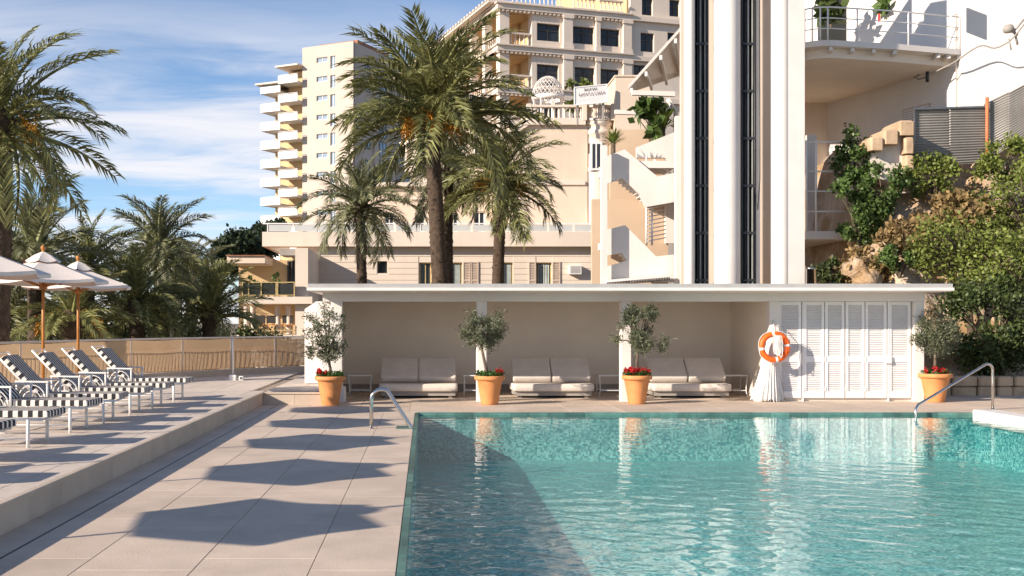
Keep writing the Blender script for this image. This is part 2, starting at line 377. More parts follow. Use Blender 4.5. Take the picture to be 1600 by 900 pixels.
# upper terrace
q = MB(); q.box(-14, SX-.03, -4, 32, -1.25, UD-.03); q.box(SX-.03, -1.95, SY+.03, 32, -1.25, UD-.03)
up = q.build('upper_terrace', MT['joint'], kind='structure')
y = -.6
while y < 31:
    x = SX-.02
    for k in range(10):
        w_ = .28 if k == 0 else .75
        if y < SY+.02 or k > 0: slab(up, x-w_, x, y, y+.75, UD, 'terrace_slab', MT['upper'], gap=.007)
        x -= w_
    if y > SY-.2:
        for x0 in (-3.2, -2.6): slab(up, x0, x0+.6, y, y+.75, UD, 'terrace_slab', MT['upper'], gap=.007)
    y += .75
y = .2
while y < SY-.02:
    y1 = min(y+.78, SY); q = MB(); q.bev(SX-.03, SX, y+.002, y1-.002, -.01, UD-.035, .003); q.build('riser_stone', MT['riser'], up); y = y1
q = MB(); q.bev(SX-.05, SX+.018, .2, SY+.0, UD-.033, UD+.003, .006); q.build('nosing', MT['riser'], up)
x = SX
while x < -1.97:
    x1 = min(x+.62, -1.95); q = MB(); q.bev(x+.002, x1-.002, SY, SY+.03, -.01, UD-.035, .003); q.build('riser_stone', MT['riser'], up); x = x1
q = MB(); q.bev(SX-.03, -1.95, SY-.018, SY+.05, UD-.033, UD+.003, .006); q.build('nosing', MT['riser'], up)
# drain line along the foot of the step
q = MB(); q.box(SX+.30, SX+.318, 0, SY, -.006, .0025); q.build('drain_slot', MT['dark'], deck)
for i in range(5):
    for j in range(6): slab(deck, PRt+.36+i*.97, PRt+1.33+i*.97, 10.5+j*1.5, 12+j*1.5, 0, 'paving_slab', MT['deck'])
# ---------------------------------------------------------------- pool cabana
CF, CB = 22.2, 25.3                                  # front columns, back wall
cab = empty('pool_cabana', (0, CF, 0), label='long low white cabana with flat roof behind the pool', cat='cabana')
def cpart(name, mb, mat, parent=None):
    o = mb.build(name, mat, parent or cab)
    if parent is None: o.matrix_parent_inverse = Matrix.Translation((0, -CF, 0))
    return o
q = MB(); q.box(-2.1, 10.2, CB, CB+.2, 0, 2.2); cpart('back_wall', q, MT['inner'])
q = MB(); q.box(-1.9, 7.1, CB-.09, CB-.002, 0, .44); cpart('wall_ledge', q, MT['inner'])
q = MB(); q.box(-1.9, 7.1, CB-.12, CB-.092, 0, .19); cpart('base_strip', q, MT['plinth'])  # darker grey strip along the foot of the back wall
q = MB(); q.box(-2.1, -1.9, CF+.12, CB-.002, 0, 2.2); cpart('end_wall', q, MT['white'])
q = MB(); q.prism([at(476,592,24.3)+Vector((0,0,-.1)), at(476,483,24.3), at(494,471,24.3), at(521,471,24.3), at(521,592,24.3)+Vector((0,0,-.1))], (0,.25,0)); cpart('buttress', q, MT['white'])
q = MB(); q.box(7.1, 7.22, CF+.12, CB-.002, 0, 2.2); cpart('partition_wall', q, MT['inner'])
q = MB(); q.box(9.98, 10.18, CF+.26, CB-.002, 0, 2.2); cpart('end_wall', q, MT['white'])
for x0, x1 in ((-1.93,-1.70), (1.04,1.25), (3.99,4.20), (7.02,7.22), (9.97,10.18)):
    q = MB(); q.bev(x0, x1, CF, CF+.24, 0, 2.045, .012); cpart('column', q, MT['white'])
q = MB(); q.bev(-1.98, -1.64, CF-.06, CF+.3, 0, .30, .015); cpart('column_plinth', q, MT['white'])
q = MB(); q.box(-2.1, 10.2, CF+.01, CF+.23, 2.045, 2.24); cpart('beam', q, MT['white'])
q = MB(); q.box(-2.1, 10.2, CF+.232, CB+.2, 2.14, 2.22); cpart('ceiling', q, MT['white'])
# roof slab: white sloped lip under a grey flashing
y0, y1 = CF-.8, CB+.5; x0, x1 = -2.34, 10.40
q = MB(); q.add([(x0+.10,y0+.10,2.225),(x1-.02,y0+.10,2.225),(x1-.02,y1,2.225),(x0+.10,y1,2.225),(x0,y0,2.242),(x1,y0,2.242),(x1,y1,2.242),(x0,y1,2.242),
                 (x0,y0,2.30),(x1,y0,2.30),(x1,y1,2.30),(x0,y1,2.30)],
                [(3,2,1,0),(0,1,5,4),(1,2,6,5),(2,3,7,6),(3,0,4,7),(4,5,9,8),(5,6,10,9),(6,7,11,10),(7,4,8,11),(8,9,10,11)])
roof = cpart('roof_slab', q, MT['white'])
q = MB(); q.box(x0+.02, x1-.02, y0+.02, y1-.02, 2.302, 2.378); cpart('roof_flashing', q, MT['grey'], roof)
# louvred doors
DY = CF+.10
lv = [(1217,1252,0), (1256,1288,1), (1289.5,1319.5,1), (1321.5,1351,1), (1352.5,1385.5,1), (1389,1423,0)]
q = MB(); q.box(7.22, 9.97, DY+.07, DY+.10, 0, 2.045); cpart('door_wall', q, MT['inner'])
for a, b_, isdoor in lv:
    xa, xb = gx(a, DY), gx(b_, DY); z0, z1 = (.07, 2.04)
    d = cpart('shutter_door' if isdoor else 'shutter_panel', (lambda m: (m.box(xa, xa+.055, DY, DY+.045, z0, z1), m.box(xb-.055, xb, DY, DY+.045, z0, z1),
        m.box(xa+.055, xb-.055, DY+.002, DY+.043, z1-.07, z1), m.box(xa+.055, xb-.055, DY+.002, DY+.043, z0, z0+.13), m.box(xa+.055, xb-.055, DY+.002, DY+.043, .80, .92))[0] and m)(MB()), MT['louvre'])
    for za, zb in ((z0+.13, .80), (.92, z1-.07)):
        s_ = MB(); n = int((zb-za)/.036)
        for k in range(n):
            z = za+(k+.5)*(zb-za)/n
            s_.add([(xa+.055, DY+.006, z-.017), (xb-.055, DY+.006, z-.017), (xb-.055, DY+.034, z+.013), (xa+.055, DY+.034, z+.013),
                    (xa+.055, DY+.012, z-.020), (xb-.055, DY+.012, z-.020), (xb-.055, DY+.040, z+.010), (xa+.055, DY+.040, z+.010)], [(3,2,1,0),(4,5,6,7),(0,1,5,4),(2,3,7,6)])
        o_ = s_.build('louvre_slats', MT['louvre'], d, kind='stuff')
    if isdoor:
        for z in (.25, .86, 1.86):
            h_ = MB(); h_.box(xa-.012, xa+.012, DY-.012, DY-.001, z-.045, z+.045); h_.build('hinge', MT['whitemetal'], d)
q = MB(); q.bev(gx(1383,DY), gx(1392,DY), DY-.05, DY-.003, .78, .93, .006); cpart('lock_box', q, MT['whitemetal'])
for xa in (7.22, gx(1253.5, DY), gx(1387, DY)):
    q = MB(); q.box(xa+.001, xa+.028, DY-.006, DY+.05, .0, 2.044); cpart('door_jamb', q, MT['louvre'])

# curtain bunched against the pillar
cu = MB(); prof = []
nA, nZ = 120, 24; vs = []
for i in range(nZ+1):
    f = i/nZ; z = 1.66-f*1.63
    for k in range(nA+1):
        a = math.pi*(1.02+.96*k/nA); r = .05+.05*f+.20*f**1.5
        r2 = r*(1+.15*f**.6*math.sin(k*.63+f*1.5)+.10*f**.6*math.sin(k*1.43+2*f)+.04*math.sin(k*3.1))
        vs.append((7.10-.13*f+r2*math.cos(a)*(.95), CF+.02+r2*math.sin(a)*.55, z+(.03*math.sin(k*.77) if i == nZ else 0)))
cu.add(vs, [(i*(nA+1)+k, i*(nA+1)+k+1, (i+1)*(nA+1)+k+1, (i+1)*(nA+1)+k) for i in range(nZ) for k in range(nA)], True)
MT['cloth'] = pm('white_curtain_cloth', (.78,.75,.71), .9, .03, 6, .15, 60)
cu.build('curtain', MT['cloth'], label='white curtain gathered on the pillar behind the orange life ring', cat='curtain')

# life ring with tape bands, grab rope and a coil of white line
RX, RY, RZ = 7.05, CF-.215, 1.12
rb = empty('life_ring', (RX, RY, RZ), label='orange life ring with white bands hanging on the cabana pillar', cat='life ring')
def circ(r, n=48, dy=0, a0=0, a1=2*math.pi): return [(r*math.cos(a0+(a1-a0)*k/n), dy, r*math.sin(a0+(a1-a0)*k/n)) for k in range(n+(0 if a1-a0 > 6.28 else 1))]
q = MB(); q.tube(circ(.262), .058, 14, closed=True); q.build('ring_body', MT['orange'], rb)
for k in range(4):
    a = R(8+90*k); q = MB(); q.tube([(.262*math.cos(a+e), 0, .262*math.sin(a+e)) for e in (-.09,-.045,0,.045,.09)], .0605, 14, cap=False); q.build('tape_band', MT['tape'], rb)
q = MB()
for k in range(4):
    a = R(8+90*k); pts = []
    for j in range(13):
        f = j/12; r = .325+.03*math.sin(math.pi*f)-.012; pts.append((r*math.cos(a+f*math.pi/2), -.01, r*math.sin(a+f*math.pi/2)))
    q.tube(pts, .007, 6)
q.build('grab_rope', MT['rope'], rb)
q = MB()
for k in range(7):
    x_ = -.03+.018*k+random.uniform(-.01,.01); zb = -.12-.10*random.random(); pts = []
    for j in range(17):
        a = math.pi*2*j/16; pts.append((x_+.035*math.cos(a)*(1+.3*k/7)+.02*math.sin(a*.5), -.075-.008*k+.01*math.sin(a), (.22+zb)/2+(.24-zb)/2*math.sin(a)))
    q.tube(pts, .0075, 6)
q.tube([(0,-.06,.22),(.0,-.02,.33),(.01,.06,.42),(.02,.12,.47)], .008, 6)
q.build('rope_coil', MT['rope'], rb)
q = MB(); q.tube([(.02,.2,.47),(.02,.08,.47),(.02,.05,.49)], .008, 6); q.build('hook', MT['steel'], rb)

# ---------------------------------------------------------------- daybeds and tables in the cabana
def rcush(mb, x0, x1, y0, y1, z0, z1, r=.045, n=6, m=None, puff=.012):
    """soft cushion: rounded box with a slightly domed face"""
    vs = []; fs = []; nu, nv = 14, 10
    prof = [(0, .0), (.35, .62), (.75, .93), (1, 1)]
    # superellipsoid-like grid
    A, B = 28, 12; cx, cy_, cz = (x0+x1)/2, (y0+y1)/2, (z0+z1)/2; hx, hy, hz = (x1-x0)/2, (y1-y0)/2, (z1-z0)/2
    def sp(c, e): return math.copysign(abs(c)**e, c)
    for i in range(B+1):
        v = -math.pi/2+math.pi*i/B
        for k in range(A):
            u = 2*math.pi*(k+.5)/A; e1, e2 = .16, .09
            p = Vector((cx+hx*sp(math.cos(v), e1)*sp(math.cos(u), e2), cy_+hy*sp(math.cos(v), e1)*sp(math.sin(u), e2), cz+hz*sp(math.sin(v), e1)))
            vs.append(m @ p if m is not None else p)
    for i in range(B):
        for k in range(A): fs.append((i*A+k, i*A+(k+1) % A, (i+1)*A+(k+1) % A, (i+1)*A+k))
    mb.add(vs, fs, True)
DBY = 23.15
for i, (xa, xb, lab) in enumerate(((-1.0,.69,'cream double daybed with two reclined back cushions, nearest the left end of the cabana'),
                                   (1.86,3.60,'cream double daybed in the middle bay of the cabana, between two olive pots'),
                                   (4.83,6.53,'cream double daybed in the right bay of the cabana, beside the life ring'))):
    db = empty('daybed', ((xa+xb)/2, DBY, 0), label=lab, cat='daybed', group='daybeds in the cabana')
    hw = (xb-xa)/2
    q = MB(); q.bev(-hw+.05, hw-.05, .07, 1.3, .05, .14, .01); q.build('base', MT['plinth'], db)
    for sx in (-1, 1):
        for y_ in (.12, 1.2):
            q = MB(); q.box(sx*(hw-.16)-.04, sx*(hw-.16)+.04, y_, y_+.06, 0, .04); q.build('foot', MT['plinth'], db)
    for s_ in (-1, 1):
        if s_ > 0: q = MB(); rcush(q, -hw, hw, 0, 1.15, .14, .31); q.build('seat_cushion', MT['cushion'], db)
        mm = Matrix.Translation((0, .42, .33)) @ Matrix.Rotation(R(38), 4, 'X')
        q = MB(); rcush(q, min(0, s_*(hw-.02))+.010, max(0, s_*(hw-.02))-.010, 0, .68, -.02, .13, m=mm); q.build('back_cushion', MT['cushion'], db)
    q = MB()
    for s_ in (-1, 1): q.bar((s_*hw*.6, 1.22, .12), (s_*hw*.6, 1.02, .72), .04)
    q.build('back_support', MT['whitemetal'], db)
for xa, xb, lab in ((-1.70,-1.17,'small white metal side table by the left end wall of the cabana'), (.82,1.40,'small white metal side table behind the second olive pot'),
                    (3.78,4.40,'small white metal side table behind the third olive pot'), (6.50,7.04,'small white metal side table beside the life ring pillar')):
    tb = empty('side_table', ((xa+xb)/2, 24.0, 0), label=lab, cat='table', group='side tables in the cabana'); hw = (xb-xa)/2
    q = MB(); q.bev(-hw, hw, -.25, .25, .445, .465, .006); q.build('table_top', MT['whitemetal'], tb)
    for sx in (-1, 1):
        for sy in (-1, 1):
            q = MB(); q.tube([(sx*(hw-.01), sy*.24, 0), (sx*(hw-.035), sy*.22, .12), (sx*(hw-.03), sy*.23, .3), (sx*(hw-.015), sy*.235, .446)], .011, 8); q.build('leg', MT['whitemetal'], tb)
    q = MB()
    for sy in (-1, 1): q.bar((-hw+.035, sy*.22, .13), (hw-.035, sy*.22, .13), .016)
    q.build('stretcher', MT['whitemetal'], tb)

# ---------------------------------------------------------------- terracotta pots, olive trees, geraniums
def leaf_cards(centres, size, rs, up=.3, aspect=.32, jit=.5):
    """diamond leaves at the given points (n,3)"""
    n = len(centres); d = rs.normal(size=(n,3)); d[:,2] += up; d /= np.linalg.norm(d, axis=1)[:,None]
    s = rs.normal(size=(n,3)); s -= (s*d).sum(1)[:,None]*d; s /= np.linalg.norm(s, axis=1)[:,None]
    L = size*(1+jit*(rs.random(n)-.5))[:,None]; W = L*aspect
    a = centres; m_ = a+d*L*.5; V = np.stack([a, m_+s*W*.5, a+d*L, m_-s*W*.5], 1).reshape(-1,3)
    return V, np.arange(4*n).reshape(n,4)
def blob_points(rs, n, c, r, k, cr, shell=.5):
    """points gathered in k clumps spread through an ellipsoid"""
    q = rs.normal(size=(k,3)); q /= np.linalg.norm(q, axis=1)[:,None]; q *= (shell+(1-shell)*rs.random(k)**.5)[:,None]
    cc = np.array(c)+q*np.array(r); i = rs.integers(0, k, n); p = rs.normal(size=(n,3))*cr; return cc[i]+p, cc
def olive_tree(x, y, base, crown, seed, n=2600, sparse=False, label='', kk=34, low=0, lean=(0,0)):
    rs = np.random.default_rng(seed); c, r = crown
    t_ = empty('olive_tree', (x, y, base), label=label, cat='tree', group='olive trees in pots')
    top = (c[0]-x, c[1]-y, c[2]-base)
    pts, cc = blob_points(rs, n, top, r, kk, .045 if sparse else .055, .35)
    if low:
        k2 = 10; a = rs.random(k2)*6.28; c2 = np.stack([top[0]+np.cos(a)*low, top[1]+np.sin(a)*low*.7, top[2]-r[2]*.85+rs.random(k2)*.18], 1)
        p2 = c2[rs.integers(0, k2, n//4)]+rs.normal(size=(n//4,3))*.05; pts = np.concatenate([pts, p2]); cc = np.concatenate([cc, c2])
    tr = MB(); fork = Vector((top[0]*.6+lean[0], top[1]*.6, max(.25, top[2]-r[2]*.75)))
    tr.tube([(0,0,-.12), (lean[0]*.9, 0, fork.z*.45), fork], [.036,.030,.024], 8); tr.build('trunk', MT['bark'], t_)
    br = MB()
    for p in cc:
        p = Vector(p); mid = fork.lerp(p, .5)+Vector((0,0,.04)); br.tube([fork, mid, p], [.011,.007,.003], 5, cap=False)
        for j in range(3):
            e = p+Vector(rs.normal(size=3)*.09); br.tube([p.lerp(mid,.3), e], [.003,.0015], 4, cap=False)
    br.build('branches', MT['bark'], t_)
    V, Fq = leaf_cards(pts, .074, rs, .35, .25); me = npmesh('foliage', V, Fq, MT['olive']); link('foliage', me, None, t_)
    return t_
pots = [(516, 633, 'first terracotta pot from the left, by the cabana end column', .0), (765, 632, 'second terracotta pot from the left, right behind the pool corner', 0),
        (995, 631, 'third terracotta pot from the left, rim full of red flowers', 0), (1461, 628, 'terracotta pot at the right end of the cabana, behind the long handrail', 0)]
prof = [(.0,.0),(.165,.0),(.172,.02),(.215,.28),(.25,.47),(.262,.49),(.30,.50),(.308,.52),(.308,.565),(.298,.58),(.268,.58),(.255,.56),(.25,.50)]
crowns = [((509,518),(.42,.36,.60)), ((756,516),(.46,.40,.40)), ((1000,508),(.40,.36,.54)), ((1462,521),(.46,.40,.40))]
lab4 = ['sparse tall olive tree against the white end column of the cabana', 'round dense olive tree with a bent trunk, above the pool corner', 'slim upright olive tree with spreading low twigs, third pot', 'round dark olive tree at the right end of the louvred doors']
for i, (px, py, lab, _) in enumerate(pots):
    p = onz(px, py); d = p.y
    po = empty('terracotta_pot', p, label=lab, cat='plant pot', group='terracotta pots along the pool')
    po.scale = (.98, .98, .98) if i < 3 else (1.06, 1.06, 1.0)
    q = MB(); q.lathe(prof, n=40); q.build('pot_body', MT['terracotta'], po)
    q = MB(); q.lathe([(.25,.50),(.12,.52),(0,.53)], n=24); q.build('soil', MT['soil'], po)
    (cx, cy_), r_ = crowns[i]; cc = at(cx, cy_, d)
    olive_tree(p.x, p.y, .50, (cc, r_), 20+i, n=(2600, 4600, 3600, 6000)[i], sparse=i in (0, 2), label=lab4[i], kk=(40, 48, 30, 60)[i], low=(.36, 0, .52, 0)[i], lean=((.0,0), (-.10,0), (.0,0), (0,0))[i])
    rs = np.random.default_rng(60+i); fl = empty('geranium', (p.x, p.y, .52), label=['red geraniums planted around the leftmost olive tree', 'single red geranium clump under the bent olive tree', 'wide ring of red geraniums under the slim third olive tree', 'red geraniums in the pot behind the long handrail'][i], cat='flowers', group='geraniums in the pots')
    n = 420; a = rs.random(n)*6.28; rr = .10+.17*rs.random(n)**.7; P_ = np.stack([rr*np.cos(a), rr*np.sin(a), .02+.10*rs.random(n)], 1)
    V, Fq = leaf_cards(P_, .05, rs, .6, .8); link('leaves', npmesh('leaves', V, Fq, MT['geranium']), None, fl)
    for k in range((5, 3, 11, 7)[i]):
        a = rs.random()*6.28 if i != 1 else .6*rs.random()-.9; r0 = .15+.12*rs.random(); c = np.array([r0*math.cos(a), -abs(r0*math.sin(a)) if rs.random() < .8 else r0*math.sin(a), .10+.07*rs.random()])
        V, Fq = leaf_cards(c+rs.normal(size=(46,3))*.022, .032, rs, .3, .9); link('bloom', npmesh('bloom', V, Fq, MT['flower']), None, fl)

# ---------------------------------------------------------------- handrails of the pool
hr = empty('handrail', (-.83, 16.5, 0), label='pair of curved steel ladder rails at the left edge of the pool', cat='handrail')
def rail(dy):
    pts = [(0,dy,-.02),(0,dy,.40)]
    for k in range(9):
        a = math.pi-k*math.pi*.68/8; pts.append((.16+.16*math.cos(a), dy, .44+.15*math.sin(a)))
    pts += [(.60,dy,.02),(.66,dy,-.10)]; return pts
for dy in (0, .34):
    q = MB(); q.tube(rail(dy), .021, 12); q.build('rail', MT['steel'], hr)
    q = MB(); q.lathe([(.022,0),(.045,.002),(.045,.012),(.022,.02)], (0,dy,.001), 16); q.build('floor_flange', MT['steel'], hr)
q = MB(); q.box(.38, .70, -.05, .40, .0015, .006); q.build('anchor_plate', MT['gtile'], hr)
h2 = empty('handrail', (10.45, 20.05, 0), label='long sloping steel handrail entering the water at the right', cat='handrail')
pts = [(0,0,-.02),(0,0,.70)]
for k in range(7):
    a = k*R(118)/6; pts.append((-.12+.12*math.cos(a), -.06*k/6, .72+.13*math.sin(a)))
pts += [(-1.70,-.72,.15),(-1.755,-.75,.08),(-1.765,-.76,-.02),(-1.765,-.76,-.7)]
q = MB(); q.tube(pts, .024, 12); q.build('rail', MT['steel'], h2)
q = MB(); q.lathe([(.025,0),(.05,.002),(.05,.012),(.025,.02)], (0,0,.001), 16); q.build('floor_flange', MT['steel'], h2)
# ---------------------------------------------------------------- sun loungers on the upper terrace
def make_lounger():
    r = empty('sun_lounger'); wm_ = MT['whitemetal']; hy = .29; parts = []
    def P(name, mb, mat, par=r, **k): return mb.build(name, mat, par, **k)
    q = MB()
    for s in (-1, 1): q.tube([(.16, s*hy, .31), (-1.25, s*hy, .31)], .016, 8)
    for x in (.16, -.3, -.88, -1.24): q.tube([(x, -hy, .31), (x, hy, .31)], .013, 8)
    P('seat_frame', q, wm_)
    for x in (.0, -1.18):
        for s in (-1, 1):
            q = MB(); q.tube([(x, s*hy, .31), (x, s*hy, 0)], .019, 10); P('leg', q, wm_)
    q = MB()
    for s in (-1, 1): q.tube([(0, s*hy, .10), (-1.18, s*hy, .10)], .009, 6)
    P('stretcher', q, wm_)
    mm = Matrix.Translation((-.86, 0, .33)) @ Matrix.Rotation(R(180+47), 4, 'Y') @ Matrix.Rotation(math.pi, 4, 'X')
    q = MB()
    for s in (-1, 1): q.tube([mm @ Vector((0, s*.27, 0)), mm @ Vector((.86, s*.27, 0))], .014, 8)
    for x in (.0, .2, .4, .6, .85): q.tube([mm @ Vector((x, -.27, 0)), mm @ Vector((x, .27, 0))], .010, 6)
    P('back_frame', q, wm_)
    for s in (-1, 1):
        q = MB(); q.bar((-.72, s*.32, .57), (-1.16, s*.32, .58), .045, .022); q.tube([(-.735, s*.32, .565), (-.735, s*.31, .31)], .015, 8)
        q.tube([(-1.14, s*.32, .57), (-1.14, s*.31, .31)], .013, 8)
        for x0, x1, h_ in ((-.76,-1.12,.20), (-.82,-1.06,.12)):
            q.tube([((x0+x1)/2+(x0-x1)/2*math.cos(a*math.pi/10), s*.315, .33+h_*math.sin(a*math.pi/10)) for a in range(11)], .008, 6)
        P('armrest', q, wm_)
    q = MB(); q.bev(-1.10, 0, -.295, .295, 0, .07, .012); c = P('seat_cushion', q, MT['stripe']); c.location = (.22, 0, .335)
    q = MB(); q.bev(0, .72, -.285, .285, 0, .065, .012); c = P('back_cushion', q, MT['stripe']); c.matrix_local = mm @ Matrix.Translation((.03, 0, .016))
    return r
FX = -4.36
lp = make_lounger(); lkids = list(lp.children)
LY = [(6.2,'left out of frame'), (7.7,''), (9.15,''), (10.6,''), (12.15,''), (13.75,''), (15.0,''), (16.4,''), (17.6,''), (19.15,'')]
ords = ['nearest striped sun lounger of the row, casting the frontmost lounger shadow', 'second striped sun lounger counted from the camera', 'third striped sun lounger counted from the camera, beyond the left frame edge', 'striped sun lounger with only its foot corner showing at the left edge',
        'striped sun lounger whose foot end is the nearest one fully in view', 'fifth striped sun lounger from the far end, second foot end in view', 'striped sun lounger with the leftmost backrest in view',
        'striped sun lounger with its backrest just right of the nearer umbrella pole', 'striped sun lounger with its backrest under the farther umbrella pole', 'farthest striped sun lounger, closest to the beige screen fence']
for i, (y, _) in enumerate(LY):
    if i == 0: o = lp
    else:
        o = lp.copy(); COL.objects.link(o)
        for ch in lkids: c = ch.copy(); COL.objects.link(c); c.parent = o
    o.location = (FX+random.uniform(-.04,.04), y, UD); o.rotation_euler = (0, 0, R(random.uniform(-4, 4)+1)); tag(o, ords[i], 'sun lounger', 'striped loungers on the upper terrace')

# ---------------------------------------------------------------- umbrellas
def make_umbrella():
    r = empty('umbrella'); n = 6; Rr, ze, za = 1.06, 2.06, 2.42
    q = MB(); q.tube([(0,0,.0),(0,0,2.54)], .026, 12); q.build('pole', MT['wood'], r)
    q = MB(); q.lathe([(0,0),(.23,0),(.24,.02),(.24,.05),(.06,.08),(.045,.22),(.0,.22)], n=24); q.build('base', MT['plinth'], r)
    q = MB(); q.lathe([(.0,-.02),(.03,0),(.042,.03),(.035,.06),(.0,.085)], (0,0,2.54), 14); q.build('finial', MT['wood'], r)
    q = MB(); q.lathe([(.03,-.05),(.065,-.04),(.065,.04),(.03,.05)], (0,0,1.95), 14); q.build('hub', MT['wood'], r); q = MB(); q.lathe([(.03,-.03),(.055,-.03),(.055,.03),(.03,.03)], (0,0,2.36), 14); q.build('top_hub', MT['wood'], r)
    for k in range(n):
        a = 2*math.pi*(k+.5)/n; c_, s_ = math.cos(a), math.sin(a)
        q = MB(); q.bar((.05*c_,.05*s_,2.345), (Rr*.98*c_,Rr*.98*s_,ze-.045), .022, .03); q.bar((.05*c_,.05*s_,1.95), (.58*c_,.58*s_,2.15), .02, .025); q.build('rib', MT['wood'], r)
    # canopy: eight slightly sagging panels between the ribs
    vs, fs = [], []; A, B = 6, 8; th = .004
    for k in range(n):
        for i in range(A+1):
            for j in range(B+1):
                f = (.20+.80*j/B); a0 = 2*math.pi*(k+.5)/n; a1 = 2*math.pi*(k+1.5)/n; t_ = i/A
                p0 = Vector((Rr*f*math.cos(a0), Rr*f*math.sin(a0), 0)); p1 = Vector((Rr*f*math.cos(a1), Rr*f*math.sin(a1), 0)); p = p0.lerp(p1, t_)
                inn = 1-.06*math.sin(math.pi*t_)*(j/B)**3; p *= inn
                z = za+(ze-za)*f**.93-.035*math.sin(math.pi*t_)*f; vs.append((p.x, p.y, z))
    m_ = (A+1)*(B+1)
    for k in range(n):
        for i in range(A):
            for j in range(B): o_ = k*m_+i*(B+1)+j; fs.append((o_, o_+1, o_+B+2, o_+B+1))
    q = MB(); q.add(vs, fs, True); cn = q.build('canopy', MT['canvas'], r)
    vs, fs = [], []
    for k in range(n):
        for i in range(A+1):
            for f, dz in ((.0, .10), (.14, .07), (.27, .01)):
                a0 = 2*math.pi*(k+.5)/n; a1 = 2*math.pi*(k+1.5)/n; p = Vector((math.cos(a0), math.sin(a0), 0)).lerp(Vector((math.cos(a1), math.sin(a1), 0)), i/A)*Rr*f
                vs.append((p.x, p.y, za+(ze-za)*f*.75+dz-(.03*math.sin(math.pi*i/A) if f > .2 else 0)))
        for i in range(A):
            for j in range(2): o_ = k*(A+1)*3+i*3+j; fs.append((o_, o_+1, o_+4, o_+3))
    q = MB(); q.add(vs, fs, True); q.build('vent_cap', MT['canvas'], cn)
    # short hanging valance
    vs, fs = [], []
    for k in range(n):
        for i in range(A+1):
            a0 = 2*math.pi*(k+.5)/n; a1 = 2*math.pi*(k+1.5)/n; p = Vector((math.cos(a0), math.sin(a0), 0)).lerp(Vector((math.cos(a1), math.sin(a1), 0)), i/A)*Rr*(1-.06*math.sin(math.pi*i/A))
            z = ze-.035*math.sin(math.pi*i/A); vs += [(p.x, p.y, z), (p.x*1.004, p.y*1.004, z-.05)]
        for i in range(A): o_ = k*(A+1)*2+i*2; fs.append((o_, o_+1, o_+3, o_+2))
    q = MB(); q.add(vs, fs, True); q.build('valance', MT['canvas'], cn)
    return r
um = make_umbrella(); ukids = [(c, list(c.children)) for c in um.children]
UP = [(-6.0, 6.2), (-6.0, 9.1), (-6.05, 12.0), (-6.15, 14.8), (-6.15, 17.5), (-6.45, 20.2)]
ulab = ['beige umbrella outside the frame casting the shadow in the bottom corner', 'beige umbrella outside the frame casting the largest whole shadow on the deck', 'beige umbrella outside the frame casting the second shadow on the deck', 'nearest beige umbrella in view, its canopy cut by the left edge', 'beige canvas umbrella on the nearer wooden pole in view', 'farthest beige canvas umbrella, on the pole near the screen fence']
for i, (x, y) in enumerate(UP):
    if i == 0: o = um
    else:
        o = um.copy(); COL.objects.link(o)
        for ch, gk in ukids:
            c = ch.copy(); COL.objects.link(c); c.parent = o
            for g in gk: d = g.copy(); COL.objects.link(d); d.parent = c
    o.location = (x, y, UD); o.rotation_euler = (0, 0, R((10, 7, 13, 9, 4, 12)[i])); tag(o, ulab[i], 'umbrella', 'beige umbrellas behind the loungers')

# ---------------------------------------------------------------- screen fence round the terrace
fp = [Vector(p) for p in ((-10.2,9.0,0),(-9.3,14.5,0),(-8.35,19.6,0),(-7.6,23.0,0),(-6.55,26.0,0),(-5.1,28.5,0),(-3.5,30.4,0),(-1.6,31.3,0))]
def cat(P, n):
    o_ = []
    for i in range(len(P)-1):
        p0, p1, p2, p3 = P[max(i-1,0)], P[i], P[i+1], P[min(i+2, len(P)-1)]
        for k in range(n):
            t_ = k/n; o_.append(.5*((2*p1)+(p2-p0)*t_+(2*p0-5*p1+4*p2-p3)*t_*t_+(3*p1-p0-3*p2+p3)*t_**3))
    return o_+[P[-1]]
path = cat(fp, 8)
fe = empty('screen_fence', (-6.5, 26, UD), label='curved beige woven screen fence around the upper terrace', cat='fence')
inv = Matrix.Translation((6.5, -26, -UD))
def fpart(name, mb, mat, **k): o = mb.build(name, mat, fe, **k); o.matrix_parent_inverse = inv; return o
def off(P, d_):
    o_ = []
    for i, p in enumerate(P):
        t_ = (P[min(i+1,len(P)-1)]-P[max(i-1,0)]).normalized(); o_.append(p+Vector((t_.y,-t_.x,0))*d_)
    return o_
q = MB(); a_, b_ = off(path, .10), off(path, -.10)
for i in range(len(path)-1): q.prism([a_[i], a_[i+1], b_[i+1], b_[i]], (0,0,UD+.16))
fpart('kerb', q, MT['riser'])
TOPZ = 1.22
q = MB(); q.tube([p+Vector((0,0,TOPZ)) for p in path], .024, 8); fpart('top_rail', q, MT['cream2'])
q = MB(); pb_ = off(path, -.07); q.tube([p+Vector((0,0,.93)) for p in pb_], .016, 6); q.tube([p+Vector((0,0,.46)) for p in pb_], .014, 6); fpart('inner_rail', q, MT['cream2'])
q = MB(); L = 0
for i in range(len(pb_)-1):
    s_ = (pb_[i+1]-pb_[i]).length; n = max(2, int(s_/.12))
    for k in range(n): p = pb_[i].lerp(pb_[i+1], k/n); q.bar(p+Vector((0,0,.46)), p+Vector((0,0,.93)), .014)
fpart('balusters', q, MT['cream2'], kind='stuff')
step = 5
